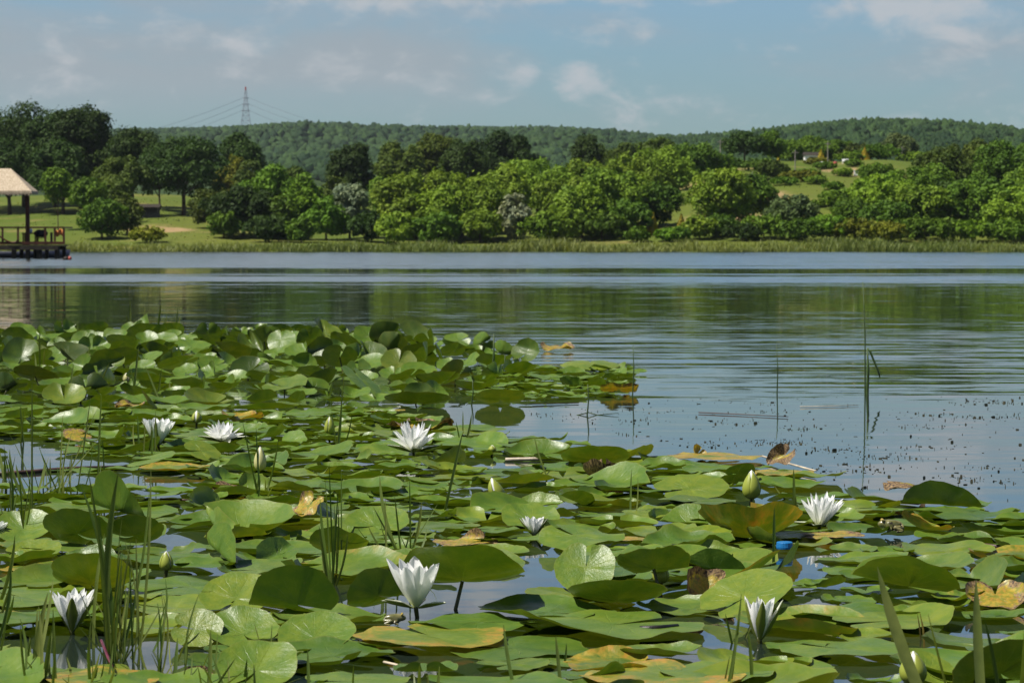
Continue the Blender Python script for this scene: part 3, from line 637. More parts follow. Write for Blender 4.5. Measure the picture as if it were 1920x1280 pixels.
MB().box((-1.3, 0, 0), (1.3, 2, 1.2)).build('wall', WHITEP, o); MB().poly([(-1.5, -.2, 1.2), (1.5, -.2, 1.2), (1.5, 2.2, 1.2), (-1.5, 2.2, 1.2), (-1.5, 1, 1.8), (1.5, 1, 1.8)], [(0, 1, 5, 4), (2, 3, 4, 5), (1, 2, 5), (3, 0, 4), (0, 3, 2, 1)]).build('roof', DARKWOOD, o)
MB().box((-.3, -.03, .3), (.3, -.003, .9)).build('window', SHEDM, o)
x, d, z = on_ground(1565, 326); tag(MB().tube([(0, 0, 0), (0, 0, .1), (0, 0, .55), (0, 0, 1.0), (0, 0, 1.05)], [.3, .33, .36, .33, .28], 12).build('barrel', REDP, None, (x, d, z), True), 'red brown barrel between the white benches on the meadow', 'barrel')
for px, yt, d, lab in ((1410, 322, 262, 'tall grey utility pole on the grass slope right of the airy willow'), (1551, 266, 332, 'thin utility pole beside the golden conifer at the top of the meadow'), (1490, 282, 300, 'dark utility pole behind the bushes left of the meadow'), (1350, 262, 318, 'thin utility pole in front of the far ridge left of the dark oak'), (1690, 276, 345, 'thin utility pole in front of the pale round tree')):
    x, d, z = on_ground(px, d); hh = H + (HOR - yt) * d / F - z
    o = empty('utility_pole', (x, d, z)); tag(o, lab, 'utility pole', 'utility poles on the far bank')
    MB().tube([(0, 0, -.3), (0, 0, hh)], [.075, .055], 8).build('pole', GREYW, o); MB().box((-.4, -.04, hh - .35), (.4, .04, hh - .27)).build('crossarm', GREYW, o)

for o in bpy.data.objects:
    if o.parent is None and o.name.split('.')[0] in ('table', 'chair', 'coat', 'jug', 'float', 'boat', 'white_bench', 'hive', 'low_building', 'barrel'): o.scale = (.71, .71, .71)
bpy.data.objects['garden_shed'].scale = (.6, .6, .55)
# ------------------------------------------------------------------ pylon and its cables on the ridge
QD = 2010.0
xq = (462 - CXP) * QD / F; zb = H + (HOR - 246) * QD / F; zt = H + (HOR - 164) * QD / F; hq = zt - zb
py = empty('pylon', (xq, QD, zb)); tag(py, 'tall steel lattice pylon with red tip on the far ridge', 'pylon')
m = MB(); hw = lambda u: 3.7 * (1 - u) ** 1.35 + .65
for sx in (-1, 1):
    for sy in (-1, 1): m.tube([(sx * hw(u), sy * hw(u), u * hq * .92) for u in np.linspace(0, 1, 9)], .20, 4)
for i in range(8):
    u0, u1 = i / 8, (i + 1) / 8
    for s in (-1, 1):
        m.tube([(-hw(u0), s * hw(u0), u0 * hq * .92), (hw(u1), s * hw(u1), u1 * hq * .92)], .12, 4); m.tube([(hw(u0), s * hw(u0), u0 * hq * .92), (-hw(u1), s * hw(u1), u1 * hq * .92)], .12, 4)
        m.tube([(-hw(u1), s * hw(u1), u1 * hq * .92), (hw(u1), s * hw(u1), u1 * hq * .92)], .15, 4)
m.build('lattice', STEEL, py)
MB().tube([(0, 0, hq * .92), (0, 0, hq)], [.75, .5], 6).build('tip', REDP, py)
arms = [.745, .60, .455]
for u in arms: MB().box((-hw(u) - 1.1, -.5, u * hq - .35), (hw(u) + 1.1, .5, u * hq + .35)).build('cross_arm', STEEL, py)
cw = simple('cable', (.10, .11, .13), .6, .3, .1, .1)
for s, side, ends in ((-1, 'left', [(262, 250), (268, 262), (280, 268)]), (1, 'right', [(655, 246), (640, 252), (590, 250)])):
    for u, (ex, ey), nm in zip(arms, ends, ('topmost', 'middle', 'lowest')):
        a = np.array([s * (hw(u) + 1.1), 0, u * hq]); e = P(ex, ey, QD - 60) - np.array([xq, QD, zb]); pts = [a + (e - a) * t - np.array([0, 0, 3 * 4 * t * (1 - t) * .55]) for t in np.linspace(0, 1, 12)]
        tag(MB().tube(pts, .12, 4).build('power_cable', cw, None, (xq, QD, zb)), f'{nm} power cable sagging from the pylon down to the {side}', 'cable', 'pylon cables')

# ------------------------------------------------------------------ the air between here and the far ridge
hz, th_, oh_ = mat_new('pale_air')
vp = th_.node('ShaderNodeVolumePrincipled'); vp.inputs['Color'].default_value = (.80, .90, 1.0, 1); vp.inputs['Density'].default_value = 0.00005; vp.inputs['Anisotropy'].default_value = 0.2
th_.l.new(vp.outputs[0], oh_.inputs['Volume'])
tag(MB().box((-2600, -60, -8), (2600, 3900, 240)).build('haze', hz), 'thin pale summer haze over the lake and hills', 'haze', None, 'stuff')

# ================================================================== LILIES
def pad_grid(seed, notch=.13, asp=1.1, cup=0., wave=0., wk=3, folds=(), curl=0., rough=.02, ruffle=.014, bites=0, ring=10, seg=48, twist=0.):
    """unit lily leaf: flat outline with its slit towards +x, then cupped, waved and folded; returns verts, faces, flat coordinates"""
    rs = np.random.RandomState(seed)
    th = np.linspace(notch, 2 * math.pi - notch, seg + 1); r = np.linspace(0, 1, ring + 1)[1:] ** .85
    e = np.minimum(th - notch, 2 * math.pi - notch - th)
    out = (1 - .22 * np.exp(-(e / .16) ** 2)) * (1 + .06 * np.cos(th + math.pi) + rough * np.sin(th * 5 + rs.rand() * 6) + rough * .7 * np.sin(th * 9 + rs.rand() * 6) + rough * .5 * np.sin(th * 17 + rs.rand() * 6))
    for _ in range(bites):
        bc, bw = rs.uniform(.4, 5.9), rs.uniform(.05, .14); out = out * (1 - rs.uniform(.08, .28) * np.exp(-((th - bc) / bw) ** 2))
    RR, TT = np.meshgrid(r, th, indexing='ij'); O = out[None]
    X = RR * O * np.cos(TT) * asp; Y = RR * O * np.sin(TT)
    flat = np.concatenate([[[0, 0]], np.stack([RR * np.cos(TT), RR * np.sin(TT)], -1).reshape(-1, 2)])
    p1, p2 = rs.rand(2) * 6.28
    Z = cup * RR ** 2 + ruffle * RR ** 5 * np.sin(9 * TT + p1 * 3) * (.5 + .5 * np.sin(2 * TT + p2)) + wave * RR ** 2 * np.sin(wk * TT + p1) + wave * .45 * RR ** 3 * np.sin((2 * wk + 1) * TT + p2) + curl * np.clip((RR - .72) / .28, 0, 1) ** 2 * (.6 + .4 * np.sin(TT * 2 + p2))
    # shallow channel along the midrib
    Z = Z + .03 * np.minimum(np.abs(Y) * 4, 1) * (X < 0)
    V = np.concatenate([[[0, 0, 0]], np.stack([X, Y, Z], -1).reshape(-1, 3)])
    for ang, off, bend, width in folds:
        nx, ny = math.cos(ang), math.sin(ang); s = V[:, 0] * nx + V[:, 1] * ny - off
        b = bend; rho = width / b; sc = np.clip(s, 0, width); a = sc / rho
        ds = rho * np.sin(a); dz = rho * (1 - np.cos(a)); ex = np.maximum(s - width, 0); ds = ds + ex * math.cos(b); dz = dz + ex * math.sin(b)
        on = s > 0; zz = V[:, 2].copy()
        V[:, 0] = np.where(on, V[:, 0] + nx * (ds - s - zz * np.sin(a)), V[:, 0]); V[:, 1] = np.where(on, V[:, 1] + ny * (ds - s - zz * np.sin(a)), V[:, 1])
        V[:, 2] = np.where(on, dz + zz * np.cos(a), zz)
    n = seg + 1; Fc = [(0, 1 + j, 2 + j) for j in range(seg)]
    for i in range(ring - 1):
        for j in range(seg): a0 = 1 + i * n + j; Fc.append((a0, a0 + n, a0 + n + 1, a0 + 1))
    return V, Fc, flat
def rot(V, yaw=0, roll=0, tilt=0):
    c, s = math.cos(yaw), math.sin(yaw); x, y, z = V.T; x, y = x * c - y * s, x * s + y * c
    c, s = math.cos(roll), math.sin(roll); x, z = x * c + z * s, -x * s + z * c
    c, s = math.cos(tilt), math.sin(tilt); y, z = y * c - z * s, y * s + z * c
    return np.stack([x, y, z], -1)
GREENS = [(.090, .160, .014), (.108, .174, .017), (.074, .138, .015), (.130, .186, .016), (.094, .150, .022)]
PADS = []        # every leaf: dict(obj, px, py, w, h, label)
def add_leaf(V, Fc, flat, loc, color, age=0., stalk=None, name='lily_leaf', label=None, group=None, seed=0):
    o = mesh_obj(name, V, Fc, LEAF, None, loc, True, uv=flat); o.color = (*color, age)
    if stalk is not None:
        c = V[0]; rs = random.Random(seed); b = Vector((c[0] + rs.uniform(-.03, .03), c[1] + rs.uniform(-.02, .04), -loc[2] - .05)); cc = Vector(c)
        mid = (cc + b) / 2 + Vector((rs.uniform(-.012, .012), rs.uniform(-.012, .012), 0))
        MB().tube([b, mid, cc - Vector((0, 0, .001))], [.0036, .0032, .0028], 7).build('stalk', STALK, o, smooth=True)
    W = V + np.array(loc); qx, qy = proj(W)
    PADS.append(dict(o=o, x=float((qx.min() + qx.max()) / 2), y=float((qy.min() + qy.max()) / 2), w=float(np.ptp(qx)), h=float(np.ptp(qy)), d=loc[1], label=label, group=group, kind=name, gx=loc[0], gd=loc[1]))
    if label: tag(o, label, 'lily leaf', group)
    else: o['category'] = 'lily leaf'
    return o
LAND = []        # landmarks: (short description, px, py, half width, half height)
HAND = []        # footprints of the hand-placed leaves: (x, d, r)
def hand(x0, x1, yt, yb, mode, label, short=None, tone=1, age=0., yaw=0., roll=0., seed=None, lift=0., stalk=False, name='lily_leaf', smax=80, z0=0.004, dark=1.0, **kw):
    """place one leaf so that it fills the box x0..x1, yt..yb of the photograph, standing in or floating on the water"""
    seed = seed if seed is not None else int(x0 * 3 + yb); cx, wd, ht = (x0 + x1) / 2, x1 - x0, yb - yt
    V0, Fc, flat = pad_grid(seed, **kw); best = None
    tl = [0.] if mode == 'flat' else [R_(a) * (1 if mode == 'up' else -1) for a in range(4, smax, 3)]
    for tlt in tl:
        V1 = rot(V0, R_(yaw), R_(roll), tlt); loc = G(cx, yb - 2); R = .11
        for it in range(6):
            V = V1 * R; V[:, 2] += -V[:, 2].min() + z0 + lift if mode != 'flat' else z0 + .007 - np.quantile(V[:, 2], .12)
            qx, qy = proj(V + loc); R *= wd / np.ptp(qx)
            loc = loc + np.array([(cx - (qx.min() + qx.max()) / 2) / pxm(yb - 2), 0, 0])
            ys = pxm(yb) ** 2 * H / F   # image rows per metre of depth
            loc[1] += np.clip(((qy.max() - yb) / ys), -.5, .5); loc[2] = 0
        err = abs(np.ptp(qy) - ht)
        if best is None or err < best[0]: best = (err, V.copy(), loc.copy(), R)
    _, V, loc, R = best
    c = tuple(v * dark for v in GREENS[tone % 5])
    c0 = V[:, :2].mean(0); HAND.append((loc[0] + c0[0], loc[1] + c0[1], R * (.8 if mode == 'flat' else .55)))
    o = add_leaf(V, Fc, flat, loc, c, age, True if (lift > .01 or stalk) else None, name, label, None, seed)
    if short: LAND.append((short, cx, (yt + yb) / 2, wd / 2, ht / 2))
    return o
PI = math.pi
# -- green leaves standing out of the water (box in the photograph, pose, description)
hand(-15, 100, 953, 1014, 'up', 'broad glossy lily leaf standing at the left edge behind the tall grass', 'the glossy leaf at the left edge', 1, yaw=100, cup=.25)
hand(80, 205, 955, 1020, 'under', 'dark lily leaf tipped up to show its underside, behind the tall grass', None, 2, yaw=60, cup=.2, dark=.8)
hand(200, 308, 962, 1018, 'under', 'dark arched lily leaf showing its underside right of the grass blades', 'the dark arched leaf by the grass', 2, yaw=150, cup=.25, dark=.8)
hand(170, 335, 926, 972, 'up', 'lily leaf folded into a peak behind the tall grass tuft', 'the peaked leaf behind the grass', 0, yaw=80, folds=[(2.4, .1, 1.3, .25)])
hand(10, 116, 1008, 1050, 'up', 'bright lily leaf with a raised glossy edge at the left side', 'the bright leaf at the left side', 3, yaw=200, cup=.15)
hand(95, 252, 1037, 1104, 'under', 'yellow green lily leaf arched like a fan behind the white flower in the grass', 'the arched fan-like leaf', 3, yaw=90, cup=.3)
hand(380, 553, 932, 1004, 'up', 'large cupped lily leaf with folded tip showing its shiny inside', 'the large cupped leaf', 1, yaw=280, cup=.38, folds=[(-1.3, .45, 1.2, .3)])
hand(580, 692, 985, 1045, 'under', 'lily leaf with rolled rim beside the grass stems in the middle', None, 1, yaw=40, cup=.3, wave=.08)
hand(643, 768, 950, 1005, 'up', 'rounded lily leaf standing behind the grass stems in the middle', 'the rounded leaf behind the middle grass', 1, yaw=210, cup=.15)
hand(388, 482, 1010, 1066, 'up', 'narrow folded lily leaf leaning left below the cupped leaf', 'the narrow folded leaf', 0, yaw=120, roll=20, folds=[(PI / 2, .0, 1.5, .2)])
hand(480, 560, 1005, 1060, 'up', 'dark creased lily leaf right of the narrow folded leaf', None, 2, yaw=20, roll=-15, folds=[(2.0, .0, 1.2, .3)])
hand(372, 512, 1073, 1152, 'up', 'big smooth bright green lily leaf standing half upright', 'the big smooth bright leaf', 3, yaw=250, cup=.12)
hand(466, 636, 1056, 1150, 'under', 'lily leaf bent double with dark shaded lower half', 'the leaf bent double', 0, yaw=20, folds=[(1.4, .0, 1.2, .25)], roll=-10)
hand(385, 525, 1133, 1216, 'up', 'rounded shiny lily leaf overlapping a second one near the bottom', 'the rounded shiny leaf near the bottom', 1, yaw=300, cup=.2, wave=.05)
hand(520, 668, 1147, 1224, 'up', 'rounded lily leaf right of the overlapping shiny one near the bottom', 'the second rounded leaf near the bottom', 1, yaw=230, cup=.15)
hand(320, 420, 1140, 1212, 'up', 'light lily leaf peeping out behind the rounded shiny leaf near the bottom', None, 3, yaw=170, cup=.1)
hand(402, 558, 1202, 1290, 'up', 'lily leaf with high glossy rim cut by the bottom edge', 'the high-rimmed leaf at the bottom', 1, yaw=250, cup=.15, wave=.05)
hand(555, 770, 1220, 1296, 'flat', 'large flat lily leaf touching the bottom edge right of the high-rimmed leaf', 'the large bottom-edge leaf', 1, yaw=170, wave=.03)
hand(745, 985, 1022, 1092, 'under', 'wide wavy lily leaf raised on its stalk behind the cup-shaped flower', 'the wide wavy raised leaf', 0, yaw=90, cup=.22, wave=.10, wk=2, lift=.03, stalk=True)
hand(650, 758, 1062, 1138, 'under', 'folded lily leaf with a yellow tip left of the cup-shaped flower', 'the folded leaf left of the cup-shaped flower', 2, yaw=20, roll=-25, folds=[(1.2, .0, 1.0, .3)], age=.12)
hand(1038, 1154, 1017, 1112, 'up', 'smooth bright green lily leaf standing upright in the middle', 'the upright bright leaf', 1, yaw=80, roll=-6, cup=.12)
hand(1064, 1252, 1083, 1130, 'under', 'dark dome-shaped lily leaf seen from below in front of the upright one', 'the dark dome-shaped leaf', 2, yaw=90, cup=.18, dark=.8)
hand(960, 1322, 1108, 1198, 'flat', 'very large flat lily leaf with a folded left flap and a black stick on it', 'the very large flat leaf', 1, yaw=40, wave=.02, folds=[(PI * .95, .45, .35, .3)])
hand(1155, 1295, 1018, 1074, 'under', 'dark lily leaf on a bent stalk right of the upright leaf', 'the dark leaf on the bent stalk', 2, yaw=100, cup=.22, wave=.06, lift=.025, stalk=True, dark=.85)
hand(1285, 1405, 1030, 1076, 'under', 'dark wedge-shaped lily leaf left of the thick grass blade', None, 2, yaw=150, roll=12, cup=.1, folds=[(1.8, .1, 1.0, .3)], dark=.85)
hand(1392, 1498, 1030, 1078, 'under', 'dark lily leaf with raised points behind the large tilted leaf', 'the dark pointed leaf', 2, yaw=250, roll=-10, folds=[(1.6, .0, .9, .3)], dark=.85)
hand(1312, 1487, 1065, 1158, 'up', 'large tilted pale green lily leaf rising to the right above the half-open flower', 'the large tilted leaf', 3, yaw=215, roll=-14, cup=.08)
hand(1595, 1800, 1042, 1116, 'under', 'lily leaf folded along its middle, bright above and dark in front', 'the leaf folded along its middle', 1, yaw=10, roll=8, folds=[(PI / 2, .0, 1.35, .22)])
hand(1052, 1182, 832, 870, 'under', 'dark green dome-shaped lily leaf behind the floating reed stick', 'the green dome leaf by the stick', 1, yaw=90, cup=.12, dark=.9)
hand(1225, 1368, 890, 938, 'up', 'oval lily leaf tilted up flat and bright left of the tall bud', 'the oval tilted leaf', 3, yaw=200, cup=.02)
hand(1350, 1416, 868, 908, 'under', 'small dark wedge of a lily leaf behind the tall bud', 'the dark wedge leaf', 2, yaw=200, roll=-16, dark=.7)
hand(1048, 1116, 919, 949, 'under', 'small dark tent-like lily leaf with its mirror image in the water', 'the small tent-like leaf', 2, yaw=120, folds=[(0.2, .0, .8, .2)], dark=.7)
hand(1682, 1802, 1215, 1284, 'up', 'lily leaf with white shine right behind the lowest bud', 'the shiny leaf behind the lowest bud', 3, yaw=310, roll=16, cup=.2)
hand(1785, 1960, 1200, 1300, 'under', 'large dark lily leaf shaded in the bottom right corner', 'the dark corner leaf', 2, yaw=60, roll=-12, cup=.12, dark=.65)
hand(1010, 1172, 985, 1034, 'up', 'wide wavy lily leaf lying between the small flower and the upright leaf', 'the wide wavy flat leaf', 1, yaw=140, wave=.12, wk=2)
hand(1165, 1262, 945, 976, 'up', 'small lily leaf with raised wavy edge under the oval tilted leaf', None, 3, yaw=20, wave=.09)
hand(940, 1050, 944, 990, 'up', 'lily leaf with upturned rim behind the small half-open flower', 'the upturned leaf behind the small flower', 1, yaw=300, cup=.15, wave=.06)
hand(1258, 1372, 982, 1022, 'up', 'smooth lily leaf leaning up in front of the yellow bowl-shaped leaf', 'the smooth leaning leaf', 3, yaw=240, roll=-8, cup=.06)
hand(1225, 1350, 1018, 1058, 'up', 'lily leaf with a bright raised left edge left of the dark wedge-shaped leaf', None, 1, yaw=30, cup=.12)
hand(1560, 1790, 1128, 1180, 'flat', 'broad flat lily leaf with turned-up left edge below the folded leaf', 'the broad leaf below the folded one', 3, yaw=200, wave=.02, folds=[(PI, .55, .5, .25)])
hand(1235, 1455, 1203, 1282, 'flat', 'broad flat lily leaf under the half-open flower', 'the broad leaf under the half-open flower', 1, yaw=80, wave=.03)
hand(1460, 1700, 1172, 1232, 'flat', 'broad flat lily leaf right of the half-open flower', 'the broad leaf right of the half-open flower', 1, yaw=150, wave=.03)
hand(1415, 1565, 1225, 1268, 'up', 'flat lily leaf with a rolled shiny edge near the bottom right', None, 1, yaw=90, curl=.12)
hand(345, 415, 826, 864, 'up', 'small bright lily leaf leaning between two open flowers', 'the small leaf between two flowers', 3, yaw=220, roll=22)
hand(235, 330, 845, 875, 'up', 'lily leaf with a pointed right flap below the pair of open flowers', None, 1, yaw=150, roll=-14)
hand(265, 350, 745, 770, 'up', 'lily leaf with a raised right flap at the front of the crowded clump', None, 1, yaw=20, folds=[(PI, .2, 1.0, .2)])
hand(650, 800, 1000, 1018, 'flat', 'flat lily leaf half hidden under the middle grass stems', None, 1, yaw=30)
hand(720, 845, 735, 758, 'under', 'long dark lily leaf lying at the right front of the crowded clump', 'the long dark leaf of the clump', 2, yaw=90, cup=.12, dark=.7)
hand(890, 985, 730, 756, 'under', 'dark-edged lily leaf at the right front corner of the clump', None, 1, yaw=90, cup=.1)
hand(640, 715, 685, 742, 'up', 'long narrow lily leaf leaning steeply in the clump', 'the narrow steep leaf of the clump', 0, yaw=130, roll=35)
hand(1050, 1165, 676, 696, 'up', 'low domed lily leaf at the right tip of the clump', 'the domed leaf at the clump tip', 3, yaw=90, cup=-.1)
# -- ageing leaves
hand(660, 948, 1160, 1214, 'flat', 'large floating lily leaf with yellow rim under the cup-shaped flower', 'the large yellow-rimmed leaf', 3, age=.46, yaw=120, wave=.02, name='yellowing_leaf', rough=.03)
hand(545, 608, 918, 968, 'up', 'yellow and black decaying lily leaf curled upright', 'the yellow curled leaf', 0, age=.78, yaw=60, roll=-20, wave=.2, curl=.25, name='decaying_leaf')
hand(1308, 1505, 962, 1008, 'under', 'yellow lily leaf with brown spots curled up like a long bowl', 'the yellow bowl-shaped leaf', 3, age=.44, yaw=90, cup=.5, wave=.06, curl=.15, name='decaying_leaf', rough=.05)
hand(1288, 1378, 1060, 1128, 'up', 'brown and yellow lily leaf rolled up beside the large tilted leaf', 'the brown rolled-up leaf', 0, age=.85, yaw=30, roll=12, cup=.5, wave=.15, curl=.3, name='decaying_leaf')
hand(1810, 1925, 1087, 1142, 'up', 'orange yellow lily leaf with a brown crumpled top at the right edge', 'the orange leaf at the right edge', 0, age=.80, yaw=80, wave=.10, curl=.25, name='decaying_leaf')
hand(810, 935, 1002, 1024, 'flat', 'flat yellow lily leaf with a brown rolled edge', 'the flat yellow leaf in the middle', 3, age=.80, yaw=30, wave=.05, folds=[(.4, .5, 1.6, .3)], name='decaying_leaf')
hand(1160, 1240, 980, 1014, 'flat', 'flat pale yellow lily leaf right of the small half-open flower', 'the pale yellow flat leaf', 3, age=.74, yaw=10, wave=.03, name='yellowing_leaf')
hand(398, 482, 890, 918, 'flat', 'brown and orange dead lily leaf floating left of the grassy bud', 'the brown leaf by the grassy bud', 0, age=.95, yaw=60, wave=.10, curl=.15, name='decaying_leaf')
hand(118, 172, 803, 828, 'up', 'small orange lily leaf standing up behind thin grass', 'the small orange leaf', 0, age=.80, yaw=45, roll=15, name='decaying_leaf')
hand(1125, 1198, 716, 736, 'under', 'yellow lily leaf with curled ends at the right tip of the clump', 'the yellow leaf at the clump tip', 0, age=.78, yaw=90, wave=.10, curl=.2, name='decaying_leaf')
hand(1012, 1077, 640, 658, 'up', 'brown yellow lily leaf floating alone beyond the clump', 'the lone brown leaf beyond the clump', 0, age=.82, yaw=70, wave=.12, curl=.15, name='decaying_leaf')
hand(725, 852, 788, 806, 'flat', 'tan wrinkled lily leaf behind the starry open flower', 'the tan leaf behind the starry flower', 0, age=.88, yaw=110, wave=.12, curl=.15, name='decaying_leaf')
hand(215, 272, 748, 765, 'up', 'crumpled yellow lily leaf at the front of the crowded clump', 'the crumpled yellow leaf', 0, age=.8, yaw=40, wave=.15, curl=.2, name='decaying_leaf')
hand(415, 495, 773, 790, 'up', 'crinkled yellow green lily leaf between the clump and the open flowers', 'the crinkled yellow green leaf', 3, age=.66, yaw=40, wave=.12, curl=.2, name='decaying_leaf')
hand(1655, 1737, 911, 936, 'up', 'tan dry leaf curled into a hump at the edge of the pads', 'the tan dry hump', 0, age=1.15, yaw=160, roll=12, wave=.2, cup=-.4, curl=.2, name='dry_leaf')
hand(1690, 1790, 957, 994, 'under', 'green leaf with a pale shrivelled end beside the frog', 'the shrivelled leaf by the frog', 3, age=.45, yaw=170, roll=18, cup=.35, wave=.12, name='dry_leaf')
hand(1093, 1175, 878, 900, 'under', 'brown dry leaf rolled into a tube on the floating pads', 'the rolled brown leaf', 0, age=1.1, yaw=90, cup=.6, wave=.1, curl=.3, name='dry_leaf')
hand(1178, 1214, 880, 900, 'up', 'small dark shrivelled leaf right beside the rolled brown one', None, 0, age=1.2, yaw=30, wave=.3, curl=.3, name='dry_leaf')
hand(1436, 1492, 848, 872, 'up', 'pointed dry brown leaf sticking up at the outer edge of the pads', 'the pointed dry leaf', 0, age=1.05, yaw=30, roll=-24, wave=.2, folds=[(1.2, .0, 1.2, .3)], name='dry_leaf')
hand(1250, 1432, 845, 862, 'flat', 'tan flat lily leaf with a small curled knob at the outer edge', 'the tan leaf at the outer edge', 3, age=.68, yaw=40, wave=.02, name='yellowing_leaf')
hand(1300, 1326, 832, 856, 'up', 'tiny yellow curled leaf tip standing on the tan leaf', None, 3, age=.72, yaw=60, roll=30, cup=.6, curl=.3, name='dry_leaf')
hand(1395, 1528, 868, 892, 'flat', 'ragged tan and green lily leaf at the outer edge before open water', 'the ragged outer leaf', 3, age=.62, yaw=190, wave=.03, rough=.05, name='yellowing_leaf')
hand(1500, 1622, 985, 1010, 'flat', 'orange flat lily leaf under the open flower on the right', None, 0, age=.82, yaw=190, wave=.03, name='yellowing_leaf')
hand(345, 445, 1246, 1284, 'up', 'brown and yellow ragged lily leaf at the bottom edge in the grass', 'the ragged brown leaf at the bottom', 0, age=.86, yaw=20, wave=.10, curl=.25, name='decaying_leaf')
hand(75, 300, 1246, 1292, 'flat', 'flat yellow green lily leaf at the bottom edge under the grass', 'the yellow green leaf under the grass', 3, age=.5, yaw=10, wave=.03, name='yellowing_leaf')
hand(1085, 1400, 1266, 1300, 'flat', 'lily leaf with a tan brown rim cut by the bottom edge', None, 3, age=.55, yaw=60, wave=.04, name='yellowing_leaf')
hand(660, 760, 755, 772, 'flat', 'yellowish lily leaf at the right front of the clump', None, 3, age=.55, yaw=60, name='yellowing_leaf')
hand(260, 400, 866, 882, 'flat', 'yellow green lily leaf with a pale rolled front edge below the first open flower', 'the yellow green rolled-edge leaf', 3, age=.5, yaw=200, wave=.03, curl=.08, name='yellowing_leaf')

# ------------------------------------------------------------------ flowers and buds
def petal(L, W, e0, e1, cup, az, r0=.004, twist=0, nu=12, nv=6, tipfold=.0, sharp=.62):
    """one petal: rises from the base at elevation e0, ends at e1"""
    u = np.linspace(0, 1, nu + 1); el = e0 + (e1 - e0) * u ** 1.1
    ds = L / nu; rr = r0 + np.concatenate([[0], np.cumsum(np.cos(el[:-1]) * ds)]); zz = np.concatenate([[0], np.cumsum(np.sin(el[:-1]) * ds)])
    wd = W * .5 * (np.clip(u * 1.9 + .18, 0, 1) ** .8) * np.clip((1 - u) / (1 - .45), 0, 1) ** sharp
    v = np.linspace(-1, 1, nv + 1); U, Vv = np.meshgrid(u, v, indexing='ij'); ww = wd[:, None] * Vv
    nrmr, nrmz = -np.sin(el)[:, None], np.cos(el)[:, None]     # inner side normal
    lift = cup * wd[:, None] * Vv ** 2
    Rr = rr[:, None] + nrmr * lift; Zz = zz[:, None] + nrmz * lift; T = ww
    c, s = math.cos(az), math.sin(az)
    P3 = np.stack([Rr * c - T * s, Rr * s + T * c, Zz], -1).reshape(-1, 3)
    k = nv + 1; Fc = [(i * k + j, (i + 1) * k + j, (i + 1) * k + j + 1, i * k + j + 1) for i in range(nu) for j in range(nv)]
    return P3, Fc, np.stack([U.ravel(), Vv.ravel()], -1)
def joined(parts):
    V, Fc, uv, n = [], [], [], 0
    for v, f, q in parts: V.append(v); Fc += [tuple(n + i for i in t) for t in f]; uv.append(q); n += len(v)
    return np.concatenate(V), Fc, np.concatenate(uv)
def lean(V, ax, ay):
    x, y, z = V.T; return np.stack([x + z * ax, y + z * ay, z], -1)
